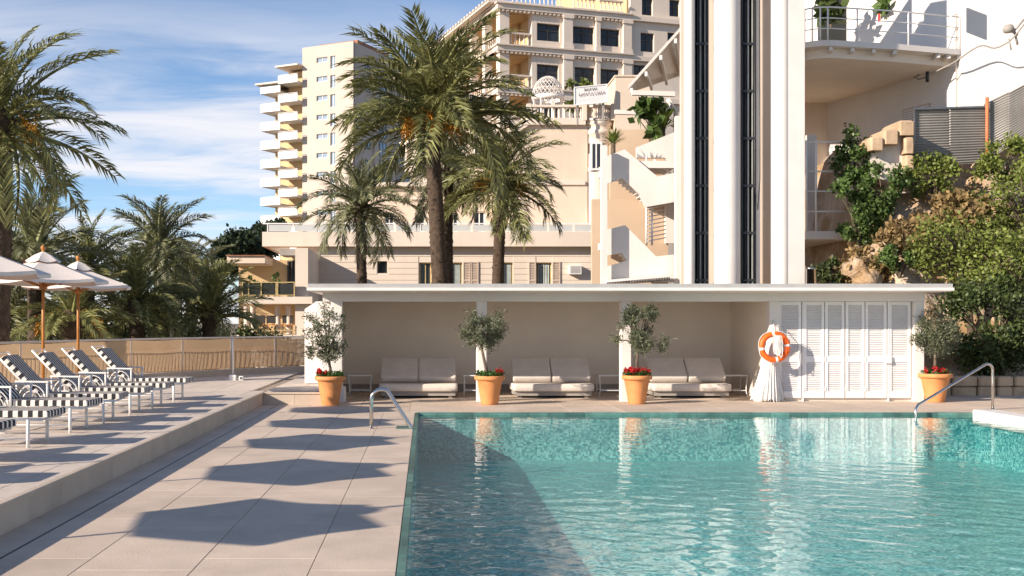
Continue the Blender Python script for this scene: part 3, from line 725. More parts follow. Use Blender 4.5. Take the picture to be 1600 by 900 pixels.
for i in range(0, len(path)-1, step):
    j = min(i+step, len(path)-1)
    q = MB(); q.tube([path[i]+Vector((0,0,UD+.1)), path[i]+Vector((0,0,TOPZ))], .02, 8); fpart('post', q, MT['cream2'])
    q = MB(); vs = []; nn = 18
    for k in range(nn+1):
        f = i+(j-i)*k/nn; a0 = path[int(f)]; a1 = path[min(int(f)+1, len(path)-1)]; p = a0.lerp(a1, f-int(f))+Vector((0,0,0))
        bow = .035*math.sin(math.pi*k/nn)
        for h_ in range(5): z = .42+(TOPZ-.44)*h_/4; vs.append((p.x+bow*math.sin(math.pi*h_/4), p.y, z-.02*math.sin(math.pi*k/nn)*(h_ == 4)))
    q.add(vs, [(k*5+h_, k*5+5+h_, k*5+6+h_, k*5+h_+1) for k in range(nn) for h_ in range(4)], True); fpart('screen_panel', q, MT['screen'])
# two small white boxes and a thin upright by the fence foot
p = onz(366, 594, UD); lb = empty('utility_box', p, label='small white box with a thin upright pole at the foot of the screen fence', cat='box')
q = MB(); q.bev(-.11, .05, -.08, .08, 0, .13, .01); q.build('box_body', MT['whitemetal'], lb)
q = MB(); q.tube([(-.03,.0,.12),(-.04,.02,.7),(-.05,.05,1.0)], .018, 8); q.build('pole', MT['whitemetal'], lb)
l2 = empty('utility_box', p+Vector((.17,0,0)), label='smaller white box right of the one with the pole', cat='box')
q = MB(); q.bev(-.05, .05, -.06, .06, 0, .10, .01); q.build('box_body', MT['whitemetal'], l2)
q = MB(); q.bev(-.03, .03, -.065, -.061, .02, .08, .001); q.build('cover_plate', MT['midmetal'], l2)

# ---------------------------------------------------------------- palms
def frond_mesh(name, L, arch, seed, mat, leaf=.50, nl=46, droop=.25):
    rs = np.random.default_rng(seed); ts = np.linspace(0, 1, 15); pts = []; ang = R(8); p = np.zeros(3)
    for i, t_ in enumerate(ts):
        pts.append(p.copy()); ang_ = R(10)-arch*t_**1.25; p = p+np.array([math.cos(ang_), .02*math.sin(seed+3*t_), math.sin(ang_)])*L/14
    pts = np.array(pts); V = []; Fq = []
    def pos(t_):
        f = t_*14; i = min(int(f), 13); return pts[i]+(pts[i+1]-pts[i])*(f-i), (pts[i+1]-pts[i])/np.linalg.norm(pts[i+1]-pts[i])
    # stem: a thin three-sided strip
    for i in range(14):
        w0, w1 = .030*(1-ts[i])+.004, .030*(1-ts[i+1])+.004; o_ = len(V)
        for P_, w_ in ((pts[i], w0), (pts[i+1], w1)): V += [P_+[0,w_,0], P_+[0,-w_,0], P_+[0,0,-w_]]
        Fq += [(o_,o_+1,o_+4,o_+3), (o_+1,o_+2,o_+5,o_+4), (o_+2,o_,o_+3,o_+5)]
    for k in range(nl):
        t_ = .13+.87*(k+.5)/nl
        for s in (-1, 1):
            P_, T = pos(min(.999, t_+.006*rs.normal())); B_ = np.array([-T[2], 0, T[0]])
            ln = leaf*(.55+.6*math.sin(math.pi*min(1, .12+t_*.88)))*(1+.14*rs.normal())
            fw = .75+.7*t_+.12*rs.normal(); up = .50-.35*t_+.22*rs.normal()
            D = T*fw+np.array([0, s, 0])*1.0+B_*up; D /= np.linalg.norm(D); sd = np.cross(D, B_); sd /= np.linalg.norm(sd); tw = rs.normal()*.5; sd = sd*math.cos(tw)+B_*math.sin(tw)
            w_ = .0065+.003*rs.random(); mid = P_+D*ln*.45+np.array([0,0,.02]); tip = P_+D*ln+np.array([0,0,-droop*ln*(.4+.6*rs.random())])
            o_ = len(V); V += [P_, mid+sd*w_, tip, mid-sd*w_]; Fq.append((o_,o_+1,o_+2,o_+3))
    return npmesh(name, np.array(V), np.array(Fq), mat)
FM = {}
for key, mat in (('g', MT['frond']), ('b', MT['frond2'])):
    FM[key] = [frond_mesh('frond', 1, a, 11+i*3, mat, leaf=.19, nl=64, droop=.25) for i, a in enumerate((R(50), R(78), R(105), R(65), R(92)))]
def palm(name, base, crown, fl, n, seed, label, tw=.26, key='g', dates=0, skirt=.35, group='date palms', upb=0., n_old=0):
    rs = random.Random(seed); b = Vector(base); c = Vector(crown); t_ = empty(name, b, label=label, cat='palm tree', group=group)
    # trunk with stubs of old leaf bases
    q = MB(); Hh = (c-b).length; nr = max(6, int(Hh/.13)); pathp = []; rad = []
    for i in range(nr+1):
        f = i/nr; p = (c-b)*f+Vector((.06*math.sin(3*f+seed), .0, 0)); pathp.append(p); rad.append(tw*(1.0-.22*f+(.18*(1-f)**6))*(1+.045*(i % 2))*(1.25 if f > .93 else 1))
    q.tube(pathp, rad, 14); stubs = int(Hh*16)
    for k in range(stubs):
        f = rs.random(); p = (c-b)*f+Vector((.06*math.sin(3*f+seed),0,0)); a = rs.random()*6.28; r0 = tw*(1-.22*f)
        u = Vector((math.cos(a), math.sin(a), 0)); s_ = Vector((-u.y, u.x, 0)); w_ = .06; 
        q.add([p+u*(r0*.95)+s_*w_, p+u*(r0*.95)-s_*w_, p+u*(r0*1.16)+Vector((0,0,.07))-s_*w_*.5, p+u*(r0*1.16)+Vector((0,0,.07))+s_*w_*.5, p+u*r0*.95+Vector((0,0,.10))], [(0,1,2,3),(3,2,4),(0,3,4),(1,4,2)])
    q.build('trunk', MT['palmbark'], t_)
    rel = c-b
    q = MB(); q.lathe([(tw*.9,-.35),(tw*1.35,-.1),(tw*1.3,.12),(tw*.7,.35),(0,.45)], rel, 14); q.build('crown_base', MT['palmbark'], t_)
    for k in range(n):
        g = k/n; yaw = k*2.39996+rs.uniform(-.25,.25); pit = R(82)-(R(82)+skirt)*g**.85+rs.uniform(-.12,.12)+upb
        vi = (0 if g < .3 else (1 if g < .55 else (2 if g < .8 else rs.choice((3,4,2))))); me = FM[key][(vi+(k % 2)*3) % 5 if g > .3 else (0,3)[k % 2]]
        o = link('frond', me, None, t_); s_ = fl*rs.uniform(.82,1.08)*(1 if g > .12 else .8)
        o.matrix_local = Matrix.Translation(rel+Vector((0,0,.15-.35*g))) @ Matrix.Rotation(yaw, 4, 'Z') @ Matrix.Rotation(-pit, 4, 'Y') @ Matrix.Rotation(rs.uniform(-.5,.5), 4, 'X') @ Matrix.Scale(s_, 4)
    for k in range(dates):
        a = (-2.9, -.25, -2.5, -.6, -1.6, 3.0)[k % 6]+rs.uniform(-.2,.2); u = Vector((math.cos(a), math.sin(a), 0)); q = MB(); s0 = rel+Vector((0,0,.15)); e0 = rel+u*(.75+.15*rs.random())+Vector((0,0,.05-.25*rs.random()))
        mid = (s0+e0)/2+Vector((0,0,.35)); 
        for j in range(44):
            d_ = e0+Vector((rs.gauss(0,.13), rs.gauss(0,.13), rs.gauss(-.12,.16))); q.tube([mid, (mid+e0)/2+Vector((0,0,.05)), d_], [.006,.005,.004], 4, cap=False)
            for m_ in range(5): p = d_.lerp(e0, m_*.2)+Vector((rs.gauss(0,.02),rs.gauss(0,.02),rs.gauss(0,.02))); q.lathe([(0,-.034),(.024,0),(0,.034)], p, 5)
        q.tube([s0, mid, e0], [.02,.016,.01], 6); q.build('date_cluster', MT['dates'], t_)
    return t_
def palm_px(pxb, pxc, pyc, Y, fl, n, seed, label, zb=-1.3, **k):
    palm('date_palm', (gx(pxb, Y), Y, zb), (gx(pxc, Y), Y, gz(pyc, Y)), fl, n, seed, label, **k)
palm_px(693, 676, 188, 35, 3.85, 54, 1, 'tall date palm with orange date clusters in front of the hotel', dates=6, upb=.10, skirt=.3, tw=.29)
palm_px(570, 565, 325, 45, 2.75, 40, 2, 'slim date palm left of the tallest one, in front of the long parapet', key='b', tw=.24, skirt=.6)
palm_px(704, 702, 268, 46, 2.7, 36, 3, 'date palm half hidden behind the tall palm trunk', key='b', tw=.22, skirt=.7)
palm_px(776, 782, 285, 43, 3.1, 46, 4, 'date palm with drooping fronds right of the tall palm', dates=3, tw=.26, skirt=.6)
palm_px(-4, 0, 195, 23.5, 2.75, 38, 5, 'large date palm cut by the left edge of the picture', tw=.26, dates=2, skirt=.7)
palm_px(55, 52, 415, 30, 2.7, 32, 6, 'date palm with upright fronds just above the umbrellas', key='b', upb=.15, tw=.26)
palm_px(252, 250, 392, 41, 2.5, 46, 7, 'full round date palm standing alone above the screen fence', key='b', skirt=.75, tw=.28)
palm_px(330, 330, 492, 33, 2.1, 34, 8, 'low young palm just behind the screen fence near the balconies', upb=.1, skirt=.2)
palm_px(140, 140, 425, 35, 2.3, 30, 9, 'date palm between the lone round palm and the umbrellas', skirt=.6)
palm_px(215, 214, 480, 32, 2.3, 36, 10, 'low palm in front of the lone round palm trunk', skirt=.4)
palm_px(110, 112, 505, 29.5, 2.0, 30, 11, 'low palm behind the fence between the umbrella poles', skirt=.3, dates=2)
palm_px(10, 8, 470, 34, 2.6, 36, 12, 'shaded palm behind the trunk at the left edge', skirt=.5)
palm_px(300, 296, 440, 52, 2.6, 36, 13, 'distant palm right of the lone round palm', key='b', skirt=.6)
# dark shrubs filling the garden behind the fence
def shrub(name, c, r, n, leaf, mat, seed, label, cat='shrub', k=26, group=None, stems=True, shell=.45, cr=None):
    rs = np.random.default_rng(seed); b = Vector((c[0], c[1], c[2]-r[2])); t_ = empty(name, b, label=label, cat=cat, group=group)
    pts, cc = blob_points(rs, n, (0,0,r[2]), r, k, cr or .16*min(r), shell); V, Fq = leaf_cards(pts, leaf, rs, .3, .62)
    link('foliage', npmesh('foliage', V, Fq, mat), None, t_)
    if stems:
        q = MB()
        for p in cc[:26]: p = Vector(p); q.tube([(0,0,-.2), Vector((p.x*.35,p.y*.35,p.z*.5)), p], [.03,.018,.006], 5, cap=False)
        q.build('stems', MT['bark'], t_)
    return t_
for i, (px, py, Y, rx, rz) in enumerate(((20,520,37,2.4,1.5),(110,530,38,2.4,1.3),(190,520,37,2.2,1.5),(262,525,38,2.0,1.3),(395,545,36,1.4,1.0))):
    c = at(px, py, Y); shrub('shrub', (c.x, c.y, c.z-.4), (rx, 1.2, rz), 5200, .13, MT['bush2'], 100+i, ['dark shrub behind the fence at the left edge', 'dark shrub behind the fence, left umbrella pole', 'dark shrub behind the fence below the palms', 'dark shrub behind the fence under the lone round palm', 'small shrub behind the fence below the balconies'][i], group='shrubs behind the fence')
# ---------------------------------------------------------------- buildings
def wbox(mb, x0, x1, y0, y1, z0, z1): mb.box(x0, x1, y0, y1, z0, z1)
class Face:
    """a facade: origin o, direction u along it, n pointing out of it; boxes are given by (u0,u1, z0,z1, depth behind / in front)"""
    def __init__(s, o, ang): s.o = Vector(o); s.u = Vector((math.cos(ang), math.sin(ang), 0)); s.n = Vector((math.sin(ang), -math.cos(ang), 0)); s.m = Matrix.Translation(s.o) @ Matrix.Rotation(ang, 4, 'Z')
    def box(s, mb, u0, u1, z0, z1, front, back): mb.box(u0, u1, -front, back, z0, z1, s.m); return mb
    def u_at(s, px):
        k = (px-PX)/F; return (s.o.x-k*s.o.y)/(k*s.u.y-s.u.x)
    def z_at(s, py, u): y = s.o.y+u*s.u.y; return H-(py-PY)/F*y
def wallgrid(f, mb, u0, u1, z0, z1, holes, th=.25):
    """wall with real openings: holes = [(u0,u1,z0,z1)]"""
    us = sorted({u0, u1, *[h[0] for h in holes], *[h[1] for h in holes]}); zs = sorted({z0, z1, *[h[2] for h in holes], *[h[3] for h in holes]})
    us = [u for u in us if u0 <= u <= u1]; zs = [z for z in zs if z0 <= z <= z1]
    for i in range(len(us)-1):
        j = 0
        while j < len(zs)-1:
            um = (us[i]+us[i+1])/2
            def solid(j_): zm = (zs[j_]+zs[j_+1])/2; return not any(h[0] < um < h[1] and h[2] < zm < h[3] for h in holes)
            if not solid(j): j += 1; continue
            k = j
            while k+1 < len(zs)-1 and solid(k+1): k += 1
            f.box(mb, us[i], us[i+1], zs[j], zs[k+1], 0, th); j = k+1
def window(f, par, u0, u1, z0, z1, inset=.15, frame='frame', mull=1, trans=0, glass='glass', fw=.07):
    q = MB(); f.box(q, u0, u1, z0, z1, -inset-.05, inset+.08); w_ = q.build('window', MT[glass], par)
    q = MB(); iv = -inset+.01
    f.box(q, u0, u0+fw, z0, z1, iv, inset+.03); f.box(q, u1-fw, u1, z0, z1, iv, inset+.03); f.box(q, u0+fw, u1-fw, z1-fw, z1, iv, inset+.03); f.box(q, u0+fw, u1-fw, z0, z0+fw, iv, inset+.03)
    for k in range(mull): c = u0+(u1-u0)*(k+1)/(mull+1); f.box(q, c-fw*.45, c+fw*.45, z0+fw, z1-fw, iv, inset+.03)
    if trans: c = z0+(z1-z0)*trans; f.box(q, u0+fw, u1-fw, c-fw*.4, c+fw*.4, iv-.003, inset+.02)
    q.build('frame', MT[frame], w_); return w_
def baluster_prof(h): return [(.05,0),(.05,.06*h),(.03,.10*h),(.065,.30*h),(.06,.42*h),(.028,.72*h),(.05,.86*h),(.05,h)]
def balustrade(par, pts, z, h, mat, sp=.27, ends=True, n=8):
    """stone balustrade along points: plinth, balusters one by one, handrail"""
    q = MB(); P = [Vector((p[0], p[1], z+(p[2] if len(p) > 2 else 0))) for p in pts]
    for a, b in zip(P, P[1:]): q.bar(a+Vector((0,0,.06)), b+Vector((0,0,.06)), .30, .12); q.bar(a+Vector((0,0,h-.06)), b+Vector((0,0,h-.06)), .32, .12)
    r = q.build('balustrade_rail', mat, par)
    me = MB().lathe(baluster_prof(h-.24), n=n).mesh('baluster'); me.materials.append(mat)
    for a, b in zip(P, P[1:]):
        k = max(2, int((b-a).length/sp))
        for i in range(k): p = a.lerp(b, (i+.5)/k); link('baluster', me, None, r, p+Vector((0,0,.12)))
    return r

# --- long hotel wing behind the cabana, Y = 55
Y = 55.0; fw_ = Face((0, Y, 0), 0); wing = empty('hotel_wing', (0, Y, -1.3), label='long low cream hotel wing with a plain parapet behind the palms', cat='building'); wing_inv = Matrix.Translation((0, -Y, 1.3))
def fix(par, inv):
    for o in par.children: o.matrix_parent_inverse = inv
U = lambda px: gx(px, Y); Zz = lambda py: gz(py, Y)
holes = [(U(590),U(605),Zz(427),Zz(408)), (U(655),U(674),Zz(470),Zz(410)), (U(703),U(722),Zz(470),Zz(410)), (U(785),U(801),Zz(470),Zz(410)), (U(838),U(862),Zz(470),Zz(410))]
q = MB(); wallgrid(fw_, q, U(464), U(960), -1.3, Zz(386), holes); q.build('wall', MT['cream2'], wing)
q = MB(); q.box(U(464), U(960), Y+.4, Y+12, -1.3, Zz(364)); q.build('core', MT['cream2'], wing)
for k in range(26):                                   # cladding boards
    z0 = Zz(441)-2+k*.30
    if z0+.3 > Zz(388): break
    bq = MB(); hs = [h for h in holes]
    segs = []; u = U(464)
    for h in sorted(hs):
        if z0+.29 > h[2] and z0 < h[3]: segs.append((u, h[0]-.04)); u = h[1]+.04
    segs.append((u, U(940)))
    for a, b in segs:
        if b-a > .1: fw_.box(bq, a, b, z0+.012, z0+.288, .025, -.001)
    bq.build('cladding_board', MT['cream2'], wing)
for i, h in enumerate(holes): window(fw_, wing, *h, inset=.18, frame='goldframe' if i else 'frame', mull=1 if i else 0, glass='glass')
for i in (2, 3, 4):
    h = holes[i]; q = MB()
    for k in range(7): u = h[0]+.1+(h[1]-h[0]-.2)*k/7; q.add([fw_.m @ Vector((u, .16, h[2])), fw_.m @ Vector((u+.06, .13, h[2])), fw_.m @ Vector((u+.06, .13, h[3]-.1)), fw_.m @ Vector((u, .16, h[3]-.1))], [(0,1,2,3)])
    q.build('curtain', MT['curtain'], wing)
def shutter(u0, u1, z0, z1):
    q = MB(); e = .05
    fw_.box(q, u0, u0+e, z0, z1, .09, -.028); fw_.box(q, u1-e, u1, z0, z1, .09, -.028)
    for z in (z0, (z0+z1)/2, z1-e): fw_.box(q, u0+e, u1-e, z, z+e, .088, -.028)
    s_ = q.build('shutter', MT['shut'], wing); q = MB(); n = int((z1-z0)/.085)
    for k in range(n): z = z0+(k+.5)*(z1-z0)/n; fw_.box(q, u0+e, u1-e, z-.03, z+.025, .07, -.035)
    q.build('slats', MT['shut'], s_, kind='stuff')
for a, b in ((723.5,735),(736,747.5),(826,837),(863,875)): shutter(U(a), U(b), Zz(470), Zz(409))
# parapet band with glass rail on top
PY0, PY1 = Zz(386), Zz(363.5)
q = MB(); q.box(U(412), U(975), Y-.5, Y-.3, PY0, PY1); q.box(U(412), U(412)+.2, Y-.3, Y+9, PY0, PY1); q.build('parapet', MT['cream2'], wing)
q = MB(); q.box(U(412)+.2, U(975), Y-.3, Y+.4, PY0, PY0+.2); q.build('terrace_slab', MT['cream2'], wing)
q = MB()
for k in range(15):
    x = U(420)+k*1.28; q.bar((x, Y-.4, PY1), (x, Y-.4, PY1+.42), .05)
q.bar((U(412), Y-.4, PY1+.42), (U(975), Y-.4, PY1+.42), .06); q.build('parapet_rail', MT['whitemetal'], wing)
MT['railglass'] = pm('rail_glass', (.55,.56,.54), .1, .05, 1)
for k in range(14):
    x = U(420)+k*1.28; q = MB(); q.box(x+.06, x+1.22, Y-.41, Y-.39, PY1+.03, PY1+.36); q.build('glass_pane', MT['railglass'], wing)
q = MB(); fw_.box(q, U(888), U(907), Zz(429), Zz(415), .35, -.026); q.build('air_conditioner', MT['parapet'], wing)
q = MB()
for k in range(6): fw_.box(q, U(890), U(905), Zz(427)+k*.06, Zz(427)+k*.06+.03, .365, -.351)
q.build('grille', MT['plinth'], wing); fix(wing, wing_inv)
# --- set-back storey above the wing
Y2 = 60.0; f2 = Face((0, Y2, 0), 0); sb = empty('hotel_block', (0, Y2, 5), label='cream set-back hotel storeys with doors above the long parapet', cat='building'); inv2 = Matrix.Translation((0, -Y2, -5))
U2 = lambda px: gx(px, Y2); Z2 = lambda py: gz(py, Y2)
hl = [(U2(648),U2(664),Z2(362),Z2(333)), (U2(700),U2(716),Z2(362),Z2(333)), (U2(815),U2(846),Z2(366),Z2(328)), (U2(872),U2(890),Z2(366),Z2(330)), (U2(740),U2(758),Z2(362),Z2(330)), (U2(600),U2(616),Z2(362),Z2(333))]
q = MB(); wallgrid(f2, q, U2(560), U2(915), 4.5, Z2(292), hl); q.build('wall', MT['cream'], sb)
q = MB(); q.box(U2(560), U2(915), Y2+.3, Y2+14, 4.5, Z2(293)); q.build('core', MT['cream'], sb)
for h in hl: window(f2, sb, *h, inset=.18, frame='whitemetal', mull=1)
q = MB(); f2.box(q, U2(556), U2(916), Z2(292), Z2(286), .35, 1); f2.box(q, U2(640), U2(916), Z2(312), Z2(309), .14, -.001); q.build('cornice', MT['cream2'], sb)
q = MB(); q.box(U2(640), U2(800), Y2+3, Y2+14, Z2(286), Z2(190)); q.build('upper_wall', MT['cream2'], sb)
for a in (660, 700, 740):
    for t_, b in ((232, 262),):
        g = Face((0, Y2+3, 0), 0); k = (Y2+3)/Y2; window(g, sb, U2(a)*k, U2(a+20)*k, gz(b, Y2+3), gz(t_, Y2+3), inset=-.06, frame='whitemetal')
fix(sb, inv2)
# --- terrace block with balustrade, gazebo, round corner bay; Y = 58
Y3 = 58.0; tb_ = empty('terrace_block', (8, Y3, -1.3), label='cream terrace block with stone balustrade and rounded corner bay', cat='building'); inv3 = Matrix.Translation((-8, -Y3, 1.3))
U3 = lambda px: gx(px, Y3); Z3 = lambda py: gz(py, Y3); f3 = Face((0, Y3, 0), 0)
q = MB(); q.box(U3(797), U3(918), Y3, Y3+9, -1, Z3(196)); q.build('wall', MT['cream'], tb_)
q = MB(); q.box(U3(792), U3(914), Y3-.25, Y3+9, Z3(196)+.003, Z3(189)); q.box(U3(797), U3(914), Y3-.10, Y3-.001, Z3(289), Z3(283)); q.build('cornice', MT['cream2'], tb_)
q = MB(); c = (U3(936), Y3+.55); r_ = (U3(958)-U3(914))/2
q.lathe([(r_,-1.3),(r_,Z3(240))], (c[0],c[1],0), 28); q.lathe([(r_,Z3(224)),(r_,Z3(210)),(r_*1.07,Z3(209)),(r_*1.07,Z3(204)),(r_,Z3(203)),(r_,Z3(196)),(r_*1.12,Z3(194)),(r_*1.12,Z3(189)),(0,Z3(189))], (c[0],c[1],0), 28)
q.lathe([(r_*.9,Z3(241)),(r_*.9,Z3(223))], (c[0],c[1],0), 28); q.lathe([(r_*1.05,Z3(268)),(r_*1.05,Z3(262)),(r_,Z3(261))], (c[0],c[1],0), 28); q.lathe([(r_,Z3(269)),(r_,Z3(268))], (c[0],c[1],0), 28)
q.build('corner_bay', MT['cream2'], tb_)
for zt, zb in ((226, 264), (330, 364)):
    q = MB(); q.box(U3(923), U3(938), Y3+.55-r_-.03, Y3+.3, Z3(zb), Z3(zt)); w_ = q.build('window', MT['glass'], tb_)
    q = MB(); y_ = Y3+.55-r_-.06
    for a, b in ((922,924.5),(929.5,931.5),(937,939.5)): q.box(U3(a), U3(b), y_, y_+.2, Z3(zb), Z3(zt))
    q.box(U3(922), U3(939.5), y_-.003, y_+.2, Z3(zb)-.1, Z3(zb)); q.box(U3(922), U3(939.5), y_-.003, y_+.2, Z3(zt), Z3(zt)+.1); q.build('frame', MT['whitemetal'], w_)
rz = Z3(189); hb = Z3(165)-rz
balustrade(tb_, [(U3(828), Y3-.1), (U3(911), Y3-.1)], rz, hb, MT['cream2'])
balustrade(tb_, [(U3(784), Y3-.1, -.95), (U3(826), Y3-.1)], rz, hb, MT['cream2'])
arc = [(c[0]+r_*1.0*math.cos(R(a)), c[1]+r_*math.sin(R(a))) for a in range(190, 351, 20)]; balustrade(tb_, arc, rz, hb, MT['cream2'], sp=.25)
for px in (826, 912.5, 957.5):
    q = MB(); q.bev(U3(px)-.13, U3(px)+.13, Y3-.27, Y3+.07, rz, rz+hb+.06, .02); q.build('pedestal', MT['cream2'], tb_)
q = MB(); q.prism([Vector((U3(784), Y3-.2, rz-1.2)), Vector((U3(826), Y3-.2, rz-.25)), Vector((U3(826), Y3-.2, rz-.003)), Vector((U3(784), Y3-.2, rz-.953))], (0,.3,0)); q.build('stair_string', MT['cream2'], tb_)
q = MB(); q.box(U3(958)+.02, U3(1012), Y3-.6, Y3+6, 3, Z3(124)); q.box(U3(957), U3(1013), Y3-.66, Y3+6.1, Z3(124)+.002, Z3(121.5)); q.build('side_wall', MT['cream'], tb_)
fix(tb_, inv3)
# gazebo on the terrace
g0 = Vector((gx(856, 60.5), 60.5, rz)); gz_ = empty('gazebo', g0, label='small white domed lattice gazebo on the hotel terrace', cat='gazebo')
rg_ = .86; zt = Z3(146)-rz+.35; q = MB(); q.lathe([(rg_*.86,zt-.22),(rg_*1.03,zt-.22),(rg_*1.06,zt),(rg_*.86,zt),(rg_*.86,zt-.22)], n=28); q.build('ring_beam', MT['white'], gz_)
for k in range(8):
    a = 2*math.pi*k/8+.2; q = MB(); q.lathe([(.09,0),(.09,.08),(.06,.12),(.05,zt-.3),(.085,zt-.22)], (rg_*.93*math.cos(a), rg_*.93*math.sin(a), 0), 10); q.build('column', MT['white'], gz_)
q = MB(); dh = 1.12
for k in range(22):
    for dr in (-1, 1):
        q.tube([(rg_*math.cos(e)*math.cos(2*math.pi*k/22+dr*e*.9), rg_*math.cos(e)*math.sin(2*math.pi*k/22+dr*e*.9), zt+dh*math.sin(e)) for e in [R(a) for a in range(0, 89, 8)]], .016, 4, cap=False)
for e in (0, 20, 40, 58, 74): q.tube([(rg_*math.cos(R(e))*math.cos(a*.2618), rg_*math.cos(R(e))*math.sin(a*.2618), zt+dh*math.sin(R(e))) for a in range(24)], .018, 4, closed=True)
q.build('lattice_dome', MT['white'], gz_)
# sign board
Ys = 57.0; pA, pB = at(897, 165, Ys), at(949, 160, Ys); sg = empty('hotel_sign', pA, label='white framed sign board with faded lettering above the balustrade', cat='sign')
ang = 0; wS = pB.x-pA.x; hS = gz(136, Ys)-gz(165, Ys); sh = (pB.z-pA.z)/wS
SM = Matrix(((1,0,0,0),(0,1,0,0),(sh,0,1,0),(0,0,0,1)))
q = MB(); q.box(0, wS, 0, .06, 0, hS, SM); q.build('board', MT['parapet'], sg)
q = MB(); e = .05
for a in ((0,wS,-.03,.08,hS-e,hS+.003),(0,wS,-.03,.08,-.003,e),(-.003,e,-.032,.082,e,hS-e),(wS-e,wS+.003,-.032,.082,e,hS-e)): q.box(*a, SM)
q.build('frame', MT['whitemetal'], sg)
MT['ink1'] = pm('grey_letter', (.36,.33,.26), .6, .1); MT['ink2'] = pm('faded_pink_letter', (.60,.46,.44), .6, .1)
def faded_line(x0, x1, z, h, mat, seed):                # a line of writing too faded to read: a run of thin raised strokes
    rs = random.Random(seed); q = MB(); x = x0
    while x < x1:
        w_ = h*rs.uniform(.35,.7); pts = [SM @ Vector((x+w_*t/4+.2*h*rs.uniform(-.3,.3), -.010, z+h*(.5+.5*math.sin(t*1.6+rs.uniform(-.5,.5))))) for t in range(5)]
        q.tube(pts, .012, 5); x += w_*1.08
    return q.build('lettering', mat, sg, kind='stuff')
faded_line(wS*.30, wS*.66, hS*.70, .17, MT['ink1'], 1); faded_line(wS*.14, wS*.90, hS*.44, .20, MT['ink2'], 2)
q = MB()
for x in (.2, wS-.2): q.box(x-.05, x+.05, .09, .18, -1.0, hS*.8)
q.build('sign_post', MT['plinth'], sg)

# --- ornate upper hotel, turned 17 degrees
D0 = 80.0; ang = R(17); fo = Face((gx(781, D0), D0, 0), ang); oh = empty('grand_hotel', (fo.o.x, fo.o.y, 0), label='ornate pale hotel with loggias, pilasters and balustraded roof', cat='building'); invo = Matrix.Translation((-fo.o.x, -fo.o.y, 0))
zc = lambda py: H-(py-PY)/F*D0
z_floor = [zc(205), zc(140), zc(74), zc(9)]                    # dentil cornices, floor by floor
uE = fo.u_at(985); uF = uE+6.5
def up_(px): return fo.u_at(px)
q = MB(); wh = []
rows = [(z_floor[1]+.55, z_floor[2]-1.0, ((839,873),(898,929),(938,967))), (z_floor[2]+.75, z_floor[3]-1.0, ((839,875),(895,928),(936,968))), (z_floor[0]+.55, z_floor[1]-.9, ((839,873),(898,929),(938,967)))]
for z0, z1, cs in rows:
    for a, b in cs: wh.append((up_(a), up_(b), z0, z1))
plain = [(up_(1001), up_(1022), z_floor[2]+.55, z_floor[2]+2.0), (up_(1043), up_(1062), z_floor[2]+.75, z_floor[2]+2.2), (up_(990), up_(1014), z_floor[1]+1.0, z_floor[1]+2.6), (up_(1003), up_(1020), z_floor[3]+.3, z_floor[3]+1.6), (up_(1046), up_(1062), z_floor[3]+.4, z_floor[3]+1.7)]
uL = up_(838)
wallgrid(fo, q, uL, uE, 3, z_floor[3]+.2, wh, .3); wallgrid(fo, q, uE, uF, 3, z_floor[3]+6, plain, .3); q.build('front_wall', MT['cream2'], oh)
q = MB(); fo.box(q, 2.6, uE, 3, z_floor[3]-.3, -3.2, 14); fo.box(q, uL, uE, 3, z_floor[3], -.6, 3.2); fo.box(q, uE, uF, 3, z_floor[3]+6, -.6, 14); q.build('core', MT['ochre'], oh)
for h in wh+plain: window(fo, oh, *h, inset=.2, mull=1, trans=.62, fw=.09)
def pil(u0, u1, z0, z1, fr=.25):
    q = MB(); fo.box(q, u0, u1, z0, z1, fr, -.001); fo.box(q, u0-.08, u1+.08, z1-.3, z1-.02, fr+.08, -.001); fo.box(q, u0-.06, u1+.06, z0, z0+.3, fr+.06, -.001); q.build('pilaster', MT['cream2'], oh)
for zf, z1 in zip(z_floor, z_floor[1:]):
    for a, b in ((879,893),(929.5,936),(972,985)): pil(up_(a), up_(b), zf+.25, z1-.25)
    for u0, u1 in ((0,.75), (uL-.35, uL+.02)):                       # free corner piers of the loggia
        q = MB(); fo.box(q, u0, u1, zf+.001, z1-.27, 0, .75); q.build('pier', MT['cream2'], oh)
    # floor bands with dentils
    q = MB(); fo.box(q, -.3, uF if zf != z_floor[3] else uE, z1-.26, z1+.10, .3, 3.0); fo.box(q, -.42, uE+.1, z1+.10, z1+.20, .45, 3.0); bnd = q.build('cornice', MT['cream2'], oh)
    q = MB(); n = int((uE+.3)/.34)
    for k in range(n): u = -.25+k*.34; fo.box(q, u, u+.17, z1-.42, z1-.262, .26, -.001)
    q.build('dentils', MT['cream2'], bnd, kind='stuff')
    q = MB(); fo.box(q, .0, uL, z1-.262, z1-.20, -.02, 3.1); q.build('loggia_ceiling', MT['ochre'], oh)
    b_ = balustrade(oh, [tuple((fo.m @ Vector((.8, .2, 0))).xy), tuple((fo.m @ Vector((uL-.4, .2, 0))).xy)], zf+.22, 1.0, MT['cream2'], sp=.3)
for a, b in ((797,838),(840,878),(893,930),(935,972)):
    balustrade(oh, [tuple((fo.m @ Vector((up_(a), -.1, 0))).xy), tuple((fo.m @ Vector((up_(b), -.1, 0))).xy)], z_floor[3]+.2, .95, MT['cream2'], sp=.3)
